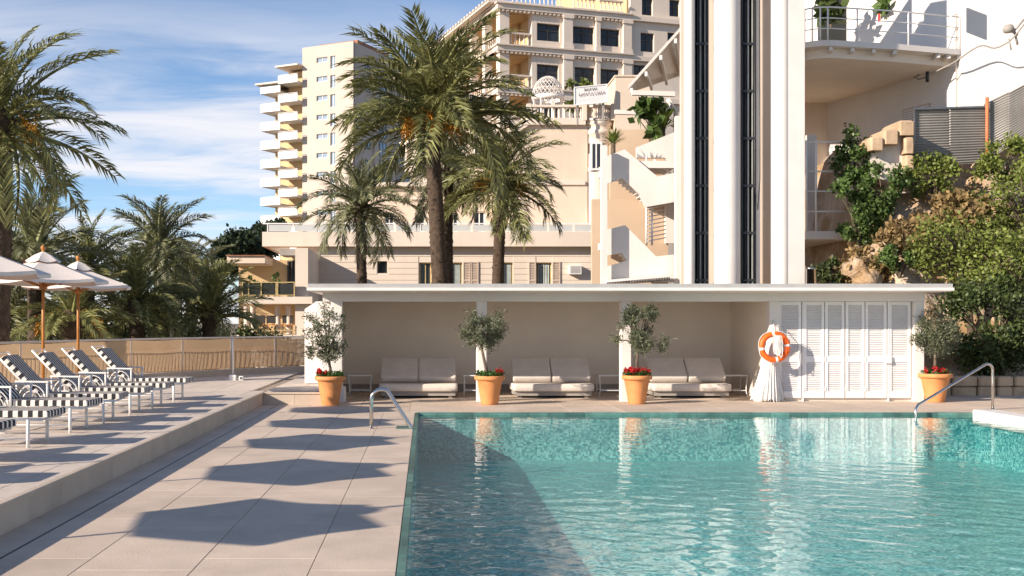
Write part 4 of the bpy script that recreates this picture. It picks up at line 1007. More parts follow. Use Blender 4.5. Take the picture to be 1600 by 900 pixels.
# receding left side: floor bands, columns, balustrades
fs_ = Face((fo.o.x, fo.o.y, 0), ang+R(90)); Ls = 26.0
def sbox(mb, s0, s1, z0, z1, o0, o1):                                    # s along the receding side, o outward (to the left)
    mb.box(o0, o1, s0, s1, z0, z1, Matrix.Translation(fo.o) @ Matrix.Rotation(ang, 4, 'Z'))
for i, (zf, z1) in enumerate(zip(z_floor, z_floor[1:])):
    q = MB(); sbox(q, .76, Ls, z1-.26, z1+.10, -.3, 2.9); sbox(q, .76, Ls, z1+.101, z1+.20, -.42, 2.9); q.build('side_cornice', MT['cream2'], oh)
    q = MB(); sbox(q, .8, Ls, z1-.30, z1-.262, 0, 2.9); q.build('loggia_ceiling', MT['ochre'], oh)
    for k in range(8):
        s0 = 3.2+k*3.1; q = MB(); sbox(q, s0, s0+.6, zf+.205, z1-.302, 0, .6); q.build('pier', MT['cream2'], oh)
    A = (Matrix.Translation(fo.o) @ Matrix.Rotation(ang, 4, 'Z')) @ Vector((.2, .8, 0)); B_ = (Matrix.Translation(fo.o) @ Matrix.Rotation(ang, 4, 'Z')) @ Vector((.2, Ls, 0))
    balustrade(oh, [A.xy, B_.xy], zf+.21, 1.0, MT['cream2'], sp=.45, n=6)
q = MB(); sbox(q, 3.3, Ls, 3, z_floor[3]-.31, 2.9, 12); q.build('side_wall', MT['ochre'], oh)
q = MB(); sbox(q, .0, Ls+1, z_floor[3]+.205, z_floor[3]+.33, -.9, 3); q.build('eave', MT['cream2'], oh)
for k in range(38):
    q = MB(); sbox(q, .3+k*.68, .48+k*.68, z_floor[3]+.335, z_floor[3]+.52, -1.0, 2.2); q.build('rafter', MT['cream2'], oh)
fix(oh, invo)

# --- apartment tower
DT = 165.0; at_ = R(-27); ft = Face((gx(552, DT), DT, 0), at_); tw_ = empty('apartment_tower', (ft.o.x, DT, -1.3), label='tall beige apartment tower with stacked white balconies', cat='building'); invt = Matrix.Translation((-ft.o.x, -DT, 1.3))
TW, TD = 9.2, 14.0; zt_ = lambda py: H-(py-PY)/F*DT
ztop = zt_(64); fl0 = zt_(345); fh = (zt_(85)-zt_(85+30.3)); holes = []; 
for k in range(11):
    z = ztop-1.9-k*fh
    if z < 4: break
    holes += [(-6.6,-4.6,z-.75,z+.05), (-4.1,-3.2,z-1.9,z+.05)]
q = MB(); wallgrid(ft, q, -TW, 0, -1.3, ztop, holes, .3); q.build('front_wall', MT['tower'], tw_)
q = MB(); ft.box(q, -TW, -.002, -1.3, ztop-.1, -.5, TD); q.build('core', MT['tower'], tw_)
MT['bluewin'] = pm('sky_window', (.30,.38,.48), .1, .1, 1)
for h in holes: window(ft, tw_, *h, inset=.2, mull=1, glass='bluewin', frame='whitemetal', fw=.1)
fr_ = Face(ft.o, at_+R(90))
q = MB(); hr_ = []
for k in range(11):
    z = ztop-3.4-k*fh
    if z > 4: hr_.append((3.6, 5.0, z-.6, z+.6)); hr_.append((8.0, 10.2, z-1.2, z+1.2))
for h in hr_: window(fr_, tw_, *h, inset=-.08, mull=1, glass='bluewin', frame='frame', fw=.1)
q = MB(); fr_.box(q, 6.0, 6.5, -1.3, ztop-1, .35, -.001); q.build('side_rib', MT['tower'], tw_)
q = MB(); fr_.box(q, 3, 13, ztop, ztop+1.0, -1, 8); q.build('roof_house', MT['terra2'], tw_)
for k in range(12):
    z = ztop-5.3-k*fh
    if z < 3: break
    for u0, u1, dz, n_ in ((-TW-3.6, -TW-.002, 0, 2.2), (-TW-7.4, -TW-3.61, -1.0, 1.6)):
        zb = z+dz+(0 if u0 > -TW-4 else -.1)
        if u0 < -TW-4 and k == 0: pass
        q = MB(); ft.box(q, u0, u1, zb-.22, zb, n_-.8, 4); s_ = q.build('balcony_slab', MT['parapet'], tw_)
        q = MB(); ft.box(q, u0, u1, zb+.002, zb+.95, n_-.8, -(n_-.8)+.12); ft.box(q, u0-.002, u0+.12, zb+.002, zb+.95, n_-.93, 2.2); q.build('balcony_parapet', MT['parapet'], s_)
        q = MB(); ft.box(q, u0+.05, u1, zb+1.08, zb+1.13, n_-.85, -(n_-.85)+.05); q.build('balcony_rail', MT['whitemetal'], s_)
    q = MB(); fr_.box(q, 14.02, 19.5, z-.2, z, 1.5, 2); q.box(0,.01,0,.01,0,.01); s_ = q.build('balcony_slab', MT['parapet'], tw_)
    q = MB(); fr_.box(q, 14.02, 19.5, z+.002, z+1.0, 1.5, -1.38); q.build('balcony_parapet', MT['parapet'], s_)
q = MB(); ft.box(q, -TW-3.5, -TW-.003, -1.3, ztop-3.2, -1.4, TD); ft.box(q, -TW-6.6, -TW-3.502, -1.3, ztop-5.6, -2.2, TD); q.build('balcony_wing', MT['ochre'], tw_)
for u0, u1, z in ((-TW-4.2, -TW-.004, ztop-2.9), (-TW-8.0, -TW-3.0, ztop-5.3)):
    q = MB(); ft.box(q, u0, u1, z, z+.25, 1.4, 6); q.build('top_canopy', MT['cream2'], tw_)
q = MB(); fr_.box(q, 14.0, 20.5, -1.3, ztop-4, -.6, 8); q.build('rear_wing', MT['tower'], tw_); fix(tw_, invt)

# --- balcony house at the left end of the wing
YB = 50.0; UB = lambda px: gx(px, YB); ZB = lambda py: gz(py, YB)
bh = empty('balcony_house', (UB(410), YB, -1.3), label='cream house end with planted balcony and covered patio, left of the wing', cat='house'); invb = Matrix.Translation((-UB(410), -YB, 1.3))
q = MB(); q.box(UB(360), UB(462), YB+2.2, YB+8, -1.3, ZB(402)); q.build('wall', MT['ochre'], bh)
q = MB(); q.box(UB(462), UB(482), YB-.2, YB+8, -1.3, ZB(388)); q.build('side_wall', MT['cream2'], bh)
q = MB(); q.box(UB(357), UB(416), YB-.4, YB+8, ZB(412), ZB(401)); q.build('roof_slab', MT['cream'], bh)
q = MB(); q.box(UB(356), UB(417), YB-.5, YB+8, ZB(401)+.002, ZB(399.5)); q.build('roof_edge', MT['terra2'], bh)
q = MB(); q.box(UB(384), UB(490), YB-.6, YB+2.2, ZB(475), ZB(464)); q.build('balcony_slab', MT['cream2'], bh)
for a, b in ((382,391),(392,411),(411.5,433),(437,461)):
    q = MB(); q.box(UB(a)+.03, UB(b)-.03, YB-.52, YB-.49, ZB(461), ZB(444)); q.build('glass_pane', MT['shaft'], bh)
q = MB()
for a in (382,391.5,411,434,436,462): q.box(UB(a)-.025, UB(a)+.025, YB-.56, YB-.45, ZB(464), ZB(441))
q.box(UB(381), UB(462), YB-.57, YB-.44, ZB(442.5), ZB(441)); q.box(UB(381), UB(462), YB-.54, YB-.46, ZB(462), ZB(461)); q.build('balcony_railing', MT['goldframe'], bh)
for a in (384, 394, 433, 450):
    q = MB(); q.lathe([(.16,0),(.13,.1),(.13,ZB(478)-ZB(522)-.1),(.17,ZB(478)-ZB(522))], (UB(a), YB+.2, ZB(522)), 12); q.build('patio_column', MT['cream2'], bh)
q = MB(); q.box(UB(440), UB(461), YB+2.1, YB+2.199, ZB(464), ZB(404)); w_ = q.build('balcony_door', MT['glass'], bh)
q = MB()
for a in (440, 446, 452, 458): q.box(UB(a), UB(a)+.07, YB+2.03, YB+2.098, ZB(464), ZB(404))
q.build('frame', MT['frame'], w_)
q = MB(); q.box(UB(436), UB(463), YB+.4, YB+2.0, ZB(398), ZB(388)); q.build('awning_box', MT['plinth'], bh)
q = MB()
for a in range(8): x = UB(394)+a*.28; q.bar((x, YB-.7, ZB(522)), (x, YB-.7, ZB(516)), .03)
q.bar((UB(393), YB-.7, ZB(516)), (UB(464), YB-.7, ZB(516)), .05); q.build('patio_rail', MT['goldframe'], bh)
q = MB(); q.box(UB(375), UB(486), YB-.9, YB+2, -1.3, ZB(523)); q.build('patio_floor', MT['cream2'], bh); fix(bh, invb)
for i, (a, py, h_) in enumerate(((386,436,.9),(398,438,.7),(408,437,.5),(419,440,.5),(430,434,.9))):
    p = at(a, 463, YB+.2); shrub('balcony_plant', (p.x, p.y, p.z+h_*.6), (.22,.2,h_*.55), 260, .14, MT['bush3'], 300+i, ['tall spindly cactus-like plant at the left end of the planted balcony', 'leggy potted plant second on the balcony', 'small potted plant in the middle of the balcony', 'low bushy plant on the balcony', 'dark leafy plant by the balcony door'][i], cat='plant', k=9, group='plants on the balcony')
for i, a in enumerate((405, 424, 449)):
    p = at(a, 522, YB-.1); ch = empty('patio_chair', p, label=['left patio chair under the balcony', 'middle patio chair under the balcony', 'right patio chair under the balcony'][i], cat='chair', group='patio chairs')
    q = MB(); q.box(-.25,.25,-.22,.22,.40,.45); q.build('seat', MT['wood'], ch); q = MB(); q.box(-.25,.25,.19,.23,.5,.85); q.build('backrest', MT['frame'], ch)
    for sx in (-1,1):
        for sy in (-1,1): q = MB(); q.bar((sx*.22,sy*.2,0),(sx*.22,sy*.2,.40 if sy < 0 else .8),.03); q.build('leg', MT['frame'], ch)
# dark pines and far rooftops on the skyline
for i, (px, py, Y_, rx, rz_) in enumerate(((372,392,120,2.6,2.4),(392,385,125,2.4,2.6),(410,378,130,2.0,2.2),(356,402,118,2.0,1.6),(432,360,140,1.5,1.2))):
    c_ = at(px, py, Y_); shrub('pine_tree', (c_.x, c_.y, c_.z), (rx, rx, rz_), 2600, .5, MT['pine'], 200+i, ['dark pine on the skyline left of the parapet', 'second dark pine behind the balcony house roof', 'dark pine touching the corner of the parapet', 'lowest dark pine above the balcony house', 'pine top peeking over the parapet'][i], cat='tree', group='pines on the skyline', k=20)
# ---------------------------------------------------------------- lift tower behind the cabana
YL = 28.5; UL = lambda px: gx(px, YL); ZL = lambda py: gz(py, YL)
lt = empty('lift_tower', (UL(1140), YL, -1.3), label='outdoor lift shaft with three white columns and dark glazed rails', cat='lift tower'); invl = Matrix.Translation((-UL(1140), -YL, 1.3)); ZT = 13.5
def column(a, b, n=28):
    c = (UL(a)+UL(b))/2; r = (UL(b)-UL(a))/2; q = MB(); q.lathe([(r,-1.3),(r,ZT)], (c, YL+r, 0), n); return q
column(1071, 1087).build('column', MT['white'], lt); column(1121, 1162).build('column', MT['white'], lt)
q = column(1210, 1240); q.box(UL(1226), UL(1258), YL+.03, YL+.75, -1.3, ZT); q.build('column', MT['white'], lt)
for a, b in ((1088,1112), (1163,1187)):
    q = MB(); q.box(UL(a), UL(b), YL+.5, YL+.56, -1.3, ZT); g_ = q.build('shaft_glass', MT['shaft'], lt)
    q = MB()
    for k, (w_, m_) in enumerate(((.06,0),(.035,.3),(.05,.52),(.035,.78),(.06,1))):
        x = UL(a)+(UL(b)-UL(a)-w_)*m_; q.box(x, x+w_, YL+.3+.04*(k % 2), YL+.48, -1.3, ZT)
    q.build('guide_rail', MT['dark'], g_)
    q = MB(); q.box(UL(a)+(UL(b)-UL(a))*.40, UL(a)+(UL(b)-UL(a))*.47, YL+.26, YL+.33, -1.3, ZT); q.build('cable_rail', MT['lightrail'], g_)
    q = MB(); q.box(UL(a)+(UL(b)-UL(a))*.70, UL(a)+(UL(b)-UL(a))*.76, YL+.25, YL+.32, -1.3, ZT); q.build('cable_rail', MT['lightrail'], g_)
    q = MB()
    for k in range(9): z = 2.7+k*1.25; q = MB(); q.box(UL(a)+.04, UL(b)-.02, YL+.24, YL+.29, z, z+.07); q.build('rail_bracket', MT['dark'], g_)
q = MB(); q.box(UL(1187.5), UL(1196), YL+.45, YL+.65, -1.3, ZT); q.build('light_strip', MT['white'], lt)
q = MB(); q.tube([(UL(1184), YL+.25, ZT), (UL(1184), YL+.25, 5.2), (UL(1188), YL+.22, 4.6), (UL(1192), YL+.25, 5.4), (UL(1192), YL+.3, ZT)], .014, 6); q.build('hanging_cable', MT['dark'], lt)
q = MB(); q.box(UL(1090), UL(1290), YL+1.9, YL+2.0, -1.3, ZT); q.build('rear_wall', MT['cream2'], lt)
q = MB()
for k in range(40): q.box(UL(1113), UL(1118), YL+.7, YL+.8, 2.5+k*.26, 2.62+k*.26)
q.build('vent_slats', MT['plinth'], lt, kind='stuff'); fix(lt, invl)
# ---------------------------------------------------------------- white outdoor staircase
YS = 31.0; S = lambda zx, zy, d=YS: at(900+zx/3, 150+zy/3, d)
st = empty('outdoor_staircase', (gx(1000, YS), YS, -1.3), label='white zigzag outdoor staircase with solid parapets left of the lift', cat='staircase'); invs = Matrix.Translation((-gx(1000, YS), -YS, 1.3))
def sp_(name, pts, th=.16, d=YS, mat='white'): q = MB(); q.prism([S(x, y, d) for x, y in pts], (0, th, 0)); return q.build(name, MT[mat], st)
sp_('parapet', [(145,282),(228,250),(382,378),(470,358),(470,495),(328,520),(300,462),(215,385),(145,412)])
sp_('parapet', [(143,627),(230,605),(375,752),(470,742),(470,872),(143,872),(143,800),(240,770),(215,735),(143,748)])
sp_('parapet', [(285,240),(470,166),(560,148),(560,300),(440,345),(420,290),(285,290)], d=YS+1.6)
sp_('parapet', [(325,470),(560,440),(560,650),(470,690),(420,690),(420,500),(325,520)], d=YS+1.6)
for (x0, y0), (x1, y1), n in (((228,262),(382,392),9), ((230,617),(375,766),9)):
    for k in range(n):
        a = S(x0+(x1-x0)*k/n, y0+(y1-y0)*k/n+75); b = S(x0+(x1-x0)*(k+1)/n, y0+(y1-y0)*k/n+75)
        q = MB(); q.box(a.x, b.x, YS+.165, YS+1.55, a.z-.18, a.z); q.build('tread', MT['white'], st)
for x0, x1, y in ((145,228,320), (382,470,440), (143,230,675), (375,470,800), (285,470,300)):
    a, b = S(x0, y), S(x1, y); q = MB(); q.box(a.x, b.x, YS+.165, YS+1.55, a.z-.2, a.z); q.build('landing', MT['white'], st)
q = MB()
for k in range(9): a = S(330, 530+k*19, YS+.7); b = S(420, 512+k*19, YS+.7); q.tube([a, b], .018, 6)
for x in (330, 356): q.tube([S(x, 520, YS+.7), S(x, 700, YS+.7)], .03, 6)
q.build('railing', MT['whitemetal'], st)
q = MB(); q.tube([S(330, 270, YS+.4), S(330, 330, YS+.4)], .02, 6); q.tube([S(365, 298, YS+.4), S(455, 372, YS+.4)], .022, 6); q.build('handrail', MT['whitemetal'], st)
for a, b, t_ in ((939,948,228), (1055,1064,182)):
    q = MB(); q.box(gx(a, YS-.3), gx(b, YS-.3), YS-.4, YS-.2, -1.3, gz(t_, YS-.3)); q.build('post', MT['white'], st)
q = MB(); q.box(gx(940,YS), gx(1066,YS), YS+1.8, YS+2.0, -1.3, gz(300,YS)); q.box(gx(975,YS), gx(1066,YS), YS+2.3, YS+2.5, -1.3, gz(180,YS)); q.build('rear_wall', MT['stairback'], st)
q = MB(); q.prism([S(145,862,YS-.6), S(445,836,YS-.6), S(445,848,YS-.6), S(145,874,YS-.6)], (0,.5,0)); aw = q.build('fringed_awning', MT['cloth'], st)
q = MB()
for k in range(40): a = S(146+k*7.4, 874-k*.64, YS-.6); q.box(a.x, a.x+.03, a.y, a.y+.02, a.z-.10, a.z)
q.build('fringe', MT['dark'], aw, kind='stuff')
fix(st, invs)
# slanted white canopy beside the lift
cn_ = empty('slanted_canopy', at(1000, 130, 33), label='white slanted canopy with ribbed underside left of the lift', cat='canopy')
A, B_ = at(982, 139, 33), at(1074, 36, 33); o0 = cn_.location
A2, B2 = at(990, 143, 36), at(1082, 112, 38.5)
q = MB(); q.prism([A-o0, B_-o0, B2-o0, A2-o0], (.02, 0, .14)); q.build('panel', MT['white'], cn_)
for f in (.02, .27, .52, .77, .97):
    p = A.lerp(B_, f)-o0; p2 = A2.lerp(B2, f)-o0; q = MB(); q.bar(p+Vector((.05,0,-.08)), p2+Vector((.05,0,-.08)), .08, .14); q.build('rib', MT['white'], cn_)
q = MB(); q.bar(A-o0+Vector((.1,0,-.12)), A-o0+Vector((1.4,0,-.16)), .14); q.build('edge_beam', MT['white'], cn_); q = MB(); q.bar(A-o0+Vector((.1,3,-.12)), A-o0+Vector((1.4,3,-.16)), .14); q.build('edge_beam', MT['white'], cn_)
q = MB(); q.tube([A-o0+Vector((1.3,.5,-.2)), A-o0+Vector((1.55,.5,-.6)), A-o0+Vector((1.55,.5,-3))], .07, 10); q.build('drain_pipe', MT['white'], cn_)
# plants on the staircase terraces
def rosette(c, n, L, label, seed, mat='frond'):
    rs = np.random.default_rng(seed); t_ = empty('yucca', c, label=label, cat='plant', group='yuccas on the stairs'); q = MB(); 
    for k in range(n):
        a = rs.random()*6.28; e = R(10+75*rs.random()); u = Vector((math.cos(a)*math.cos(e), math.sin(a)*math.cos(e), math.sin(e))); s_ = Vector((-math.sin(a), math.cos(a), 0))*L*.045; l_ = L*(.75+.4*rs.random()); m_ = u*l_*.5+Vector((0,0,.03))
        q.add([(0,0,0), m_+s_, u*l_-Vector((0,0,.15*l_*math.cos(e))), m_-s_], [(0,1,2,3)])
    MT['yucca'] = MT.get('yucca') or pm('yucca_leaf', (.20,.26,.05), .5, .15, 2, leaf=.35)
    q.build('leaves', MT['yucca'], t_); q = MB(); q.tube([(0,0,-.6),(0,0,.05)], .07, 8); q.build('stem', MT['bark'], t_)
rosette(at(958, 226, 31.8), 70, .55, 'bright green yucca on top of the upper stair parapet', 1)
rosette(at(1036, 200, 33.2), 80, .75, 'yucca with arching leaves behind the stairs, by the canopy', 2)
c_ = at(1018, 190, 33.3); shrub('banana_plant', c_, (.5,.4,.6), 120, .40, MT['bush3'], 400, 'broad leaved plant rising behind the stair wall', cat='plant', k=8)
c_ = at(906, 150, 61.5); shrub('terrace_plant', c_, (.8,.6,.9), 420, .32, MT['bush1'], 401, 'green plant on the terrace behind the sign board', cat='plant', k=10)

# ---------------------------------------------------------------- white house with the curved balcony, right
wh_ = empty('white_house', (14, 34, 0), label='white house with curved railed balcony above the hillside', cat='house'); invh = Matrix.Translation((-14, -34, 0))
P0, P1 = Vector((13.0, 38.0, 0)), Vector((15.2, 31.2, 0)); ZS = 9.25               # oblique wall, balcony soffit height
u_ = (P1-P0).normalized(); nrm = Vector((u_.y, -u_.x, 0)); nrm = nrm if nrm.x < 0 else -nrm
q = MB(); q.prism([P0, P1, P1+Vector((4,2,0)), P0+Vector((5,3,0))], (0,0,15)); q.build('side_wall', MT['white'], wh_)
q = MB(); q.prism([Vector((15.26,31.0,4)), Vector((17.2,30.6,4)), Vector((25,31.2,4)), Vector((25,36,4)), Vector((15.5,34,4))], (0,0,14)); q.build('front_wall', MT['white'], wh_)
q = MB(); q.prism([Vector((17.25,30.35,5)), Vector((25,30.9,5)), Vector((25,31.5,5)), Vector((17.25,30.9,5))], (0,0,5.0)); q.build('lower_wall', MT['white'], wh_)
# balcony slab with rounded corner
bl = [Vector((gx(1500,31), 31.0, 0)), Vector((gx(1400,30.4), 30.4, 0)), Vector((gx(1300,30), 30.0, 0))]+[Vector((gx(1262,30)+.55-.75*math.sin(R(a)), 30.75-.75*math.cos(R(a)), 0)) for a in (10, 30, 50, 70, 90)]+[Vector((gx(1262,30)-.2, 36.5, 0))]
q = MB(); q.prism([p+Vector((0,0,ZS)) for p in bl]+[P0+Vector((0,0,ZS)), P1+Vector((0,0,ZS))], (0,0,.16)); q.build('balcony_slab', MT['white'], wh_)
q = MB(); inn = [p+(Vector((14,35,0))-p).normalized()*.35 for p in bl]
q.prism([p+Vector((0,0,ZS-.26)) for p in inn]+[P0+Vector((0,0,ZS-.26)), P1+Vector((0,0,ZS-.26))], (0,0,.258)); q.build('soffit', MT['inner'], wh_)
for k in range(7):
    f = k/6; a = bl[1].lerp(bl[0], f) if k > 3 else bl[2].lerp(bl[1], k/3); q = MB(); q.bar(a+Vector((0,.05,ZS-.06)), a+Vector((.1,.9,ZS-.14)), .10, .11); q.build('bracket', MT['white'], wh_)
rp = list(reversed(bl))
rl = empty('balcony_railing', bl[2]+Vector((0,0,ZS+.16)), label='white curved balcony railing with three horizontal bars', cat='railing'); o0 = rl.location
for h_ in (.33, .62, .92):
    q = MB(); q.tube([p+Vector((0,.04,ZS+.16+h_))-o0 for p in bl], .022 if h_ > .9 else .016, 8); q.build('bar', MT['whitemetal'], rl)
for i in range(11):
    f = i/10*(len(bl)-1); a = bl[int(f)].lerp(bl[min(int(f)+1, len(bl)-1)], f-int(f)) if i < 10 else bl[-2]
    q = MB(); q.tube([a+Vector((0,.04,ZS+.16))-o0, a+Vector((0,.04,ZS+1.09))-o0], .022, 8); q.build('post', MT['whitemetal'], rl)
# room behind the balcony: dark opening, side walls, plants and red cushions
q = MB(); q.box(gx(1290,33.5), gx(1452,33.5), 33.4, 33.5, ZS+.16, ZS+.55); q.build('balcony_wall', MT['white'], wh_)
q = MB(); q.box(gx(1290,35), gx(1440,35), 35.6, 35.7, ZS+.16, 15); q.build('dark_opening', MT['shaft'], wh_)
q = MB(); q.box(gx(1440,33.5), gx(1500,33.5), 33.3, 35.7, ZS+.16, 15); q.build('balcony_side', MT['white'], wh_)
MT['red'] = pm('red_cloth', (.55,.03,.03), .8, .1)
for i, px in enumerate((1382, 1412)):
    c_ = at(px, 22, 34.2); q = MB(); q.bev(-.2,.2,-.1,.1,-.25,.25,.05); q.build('cushion', MT['red'], label=['red cushion left on the high balcony', 'red cushion right on the high balcony'][i], cat='cushion', loc=c_, group='red cushions on the balcony')
for i, (px, py) in enumerate(((1298, 8), (1395, 12), (1425, 25))):
    c_ = at(px, py, 33.9); shrub('potted_plant', c_, (.35,.3,.5), 110, .42, MT['bush3'] if i else MT['bush2'], 410+i, ['palm-like plant at the left end of the high balcony', 'plant in the middle of the high balcony opening', 'yellowish plant at the right of the high balcony opening'][i], cat='plant', k=7, group='plants on the high balcony')
# louvred vents on the oblique wall
an = math.atan2(u_.y, u_.x); fv = Face(P0, an)
Lw = (P1-P0).length
for u0, u1, z0, z1, n_ in ((2.0,2.75,5.3,5.75,2), (5.1,6.3,7.15,8.1,2), (1.0,1.25,5.6,5.95,1)):
    for k in range(n_):
        a = u0+(u1-u0)*k/n_; b = u0+(u1-u0)*(k+1)/n_-.1; q = MB(); fv.box(q, a, b, z0, z1, .05, .0); v_ = q.build('louvre_vent', MT['shut'], wh_)
        q = MB(); n = int((z1-z0)/.07)
        for j in range(n): fv.box(q, a+.04, b-.04, z0+.02+j*.07, z0+.055+j*.07, .065, -.051)
        q.build('slats', MT['louvre'], v_, kind='stuff')
fix(wh_, invh)
q = MB(); c_ = at(1450, 122, 31.4); cb = [at(1600, 38, 29.8), at(1580, 62, 30), at(1555, 75, 30.2), at(1530, 72, 30.4), at(1490, 98, 30.7), at(1470, 108, 31), at(1449, 118, 31.3)]
q.tube(cat(cb, 4), .022, 6); q.tube([at(1600,30,29.8), at(1585,48,30), at(1590,70,30)], .03, 6); cbo = q.build('wall_cable', MT['plinth'], label='grey cable looping across the white house wall', cat='cable')
q = MB(); q.tube([at(1449,112,31.3), at(1449,128,31.3)], .05, 6); q.tube([at(1449,120,31.3), at(1436,124,31.2), at(1428,121,31.1), at(1436,117,31.2)], .02, 6); q.build('wall_lamp', MT['dark'], label='small dark lamp bracket under the high balcony', cat='lamp')
q = MB(); q.lathe([(0,-.12),(.12,-.1),(.15,0),(.1,.1),(0,.13)], at(1576,45,30), 10); q.tube([at(1576,45,30), at(1590,55,30)], .035, 6); q.tube([at(1576,60,30), at(1580,78,30)], .02, 5); q.build('junction_box', MT['plinth'], label='tangle of grey electrical fittings at the top right wall', cat='fitting')
q = MB(); q.bev(gx(1500,30)-.0, gx(1503,30), 30.2, 30.6, 10.2, 10.9, .01); q.build('gate_rail', MT['whitemetal'], label='short white rail end beside the high balcony', cat='rail')

# walkway from the lift to the hillside
ww = empty('lift_walkway', (gx(1290, 30), 30, 0), label='white railed walkway platform right of the lift, over a dark void', cat='walkway'); invw = Matrix.Translation((-gx(1290,30), -30, 0))
zw = gz(362, 30); q = MB(); q.box(gx(1255,30), gx(1340,30), 29.8, 33.5, zw-.22, zw); q.build('platform', MT['white'], ww)
for z in (.55, 1.1, 1.65, 2.45):
    q = MB(); q.tube([Vector((gx(1256,30), 29.9, zw+z)), Vector((gx(1330,30), 29.9, zw+z))], .022, 6); q.build('bar', MT['whitemetal'], ww)
for px in (1258, 1273, 1331):
    q = MB(); q.tube([Vector((gx(px,30), 29.9, zw)), Vector((gx(px,30), 29.9, zw+2.5))], .03, 8); q.build('post', MT['whitemetal'], ww)
q = MB(); q.box(gx(1262,33), gx(1276,33), 33.0, 33.2, zw, zw+3.2); q.build('door_pillar', MT['white'], ww)
q = MB(); q.box(gx(1190,36), gx(1345,36), 36.5, 36.8, -1.3, 9); q.build('rear_wall', MT['cream2'], ww); fix(ww, invw)
q = MB(); q.lathe([(.0,0),(.13,0),(.13,.62),(.15,.62),(.15,.66),(.0,.68)], at(1267, 441, 27.5)+Vector((0,0,-.3)), 16); q.build('flue_pipe', MT['steel'], label='short steel flue on the cabana roof beside the lift column', cat='flue')

# ---------------------------------------------------------------- hillside
hx = np.linspace(10.6, 34, 150); hy = np.linspace(23.6, 44, 130); HX, HY = np.meshgrid(hx, hy)
def sst(t): t = np.clip(t, 0, 1); return t*t*(3-2*t)
rsn = np.random.default_rng(9); NZ = np.zeros_like(HX)
for k in range(60):
    lam = .5*(6/.5)**rsn.random(); th = rsn.random()*6.28; NZ += np.abs(np.sin(HX*math.cos(th)*6.28/lam+HY*math.sin(th)*6.28/lam+rsn.random()*6))*lam*.030
HZ = -.1+sst((HY-24.2)/7.6)*6.7*sst((HX-10.6)/1.8)+(HX-14)*.05*sst((HY-26)/5)+(NZ-NZ.mean())*sst((HY-24)/2)*sst((HX-10.7)/1.2)
HZ = np.where(HY < 24.3, -.25, HZ)
V = np.stack([HX, HY, HZ], -1).reshape(-1,3); ii = np.arange(V.shape[0]).reshape(HX.shape); Fq = np.stack([ii[:-1,:-1], ii[:-1,1:], ii[1:,1:], ii[1:,:-1]], -1).reshape(-1,4)
link('hillside', npmesh('hillside', V, Fq, MT['rock']), kind='structure')
def hz(x, y):
    i = int(np.clip((y-23.6)/(44-23.6)*129, 0, 129)); j = int(np.clip((x-10.6)/(34-10.6)*149, 0, 149)); return float(HZ[i, j])
# boulders set into the slope
for i, (px, py, d, r_) in enumerate(((1350,412,27.5,.3),(1378,392,27.7,.3),(1404,345,28.6,.3),(1365,432,27.1,.28))):
    rs = random.Random(i); q = MB(); vs = []
    for a in range(9):
        for k in range(14):
            e = -math.pi/2+math.pi*a/8; t_ = 2*math.pi*k/14; rr = r_*(1+.22*math.sin(3*t_+i+2*e)+.12*math.sin(7*t_+5*e+i)); rr *= 1+rs.uniform(-.10,.10); vs.append((rr*math.cos(e)*math.cos(t_)*1.2, rr*math.cos(e)*math.sin(t_)*.8, rr*math.sin(e)*.9))
    q.add(vs, [(a*14+k, a*14+(k+1) % 14, (a+1)*14+(k+1) % 14, (a+1)*14+k) for a in range(8) for k in range(14)], True)
    x_ = gx(px, d); z_ = gz(py, d); q.build('boulder', MT['rock'], loc=(x_, d+.3, z_-.1), rot=(0,0,i), label=['boulder beside the dark void under the walkway', 'pale boulder low on the slope left of the dry grass', 'boulder under the old plaster wall', 'boulder just above the cabana roof edge'][i], cat='boulder', group='boulders on the slope')
# ruined wall: stone block top and plaster face
rw = empty('ruined_wall', at(1400, 300, 29.3), label='broken old wall of ochre stone and peeling plaster by the metal fence', cat='wall'); o0 = rw.location
q = MB(); q.prism([at(x, y, 29.2)-o0 for x, y in ((1360,275),(1362,232),(1385,210),(1420,196),(1426,250),(1425,300),(1398,305),(1396,285))], (0,.9,0)); q.build('plaster_face', MT['plaster'], rw)
sp2 = [(1357,236,1378,214),(1379,226,1402,202),(1403,212,1428,188),(1412,240,1428,213),(1414,268,1429,241),(1415,296,1428,269)]
for i, (a, b, c_, d_) in enumerate(sp2):
    q = MB(); p0, p1 = at(a, b, 29.0)-o0, at(c_, d_, 29.0)-o0; q.bev(p0.x, p1.x, -.2+.03*i-.25, .75, p0.z, p1.z-.01, .05); q.build('stone_block', MT['stone'], rw)
# corrugated steel fence
cf = empty('corrugated_fence', at(1427, 255, 29.8), label='grey corrugated steel fence above the hillside', cat='fence'); o0 = cf.location
def corr(x0, x1, zb0, zb1, zt0, zt1, y0, y1, name):
    q = MB(); n = 110; vs = []
    for k in range(n+1):
        f = k/n; off_ = .022*math.sin(f*n*math.pi/2.5)
        vs += [(x0-o0.x, y0+off_-o0.y, zb0+(zt0-zb0)*f-o0.z), (x1-o0.x, y1+off_-o0.y, zb1+(zt1-zb1)*f-o0.z)]
    q.add(vs, [(2*k, 2*k+1, 2*k+3, 2*k+2) for k in range(n)], True); return q.build(name, MT['corr'], cf)
X_ = lambda px: gx(px, 29.8); Z_ = lambda py: gz(py, 29.8)
corr(X_(1427), X_(1484), Z_(262), Z_(258), Z_(170), Z_(169), 29.8, 29.8, 'steel_sheet'); corr(X_(1483), X_(1541), Z_(258), Z_(254), Z_(168), Z_(168), 29.75, 29.75, 'steel_sheet')
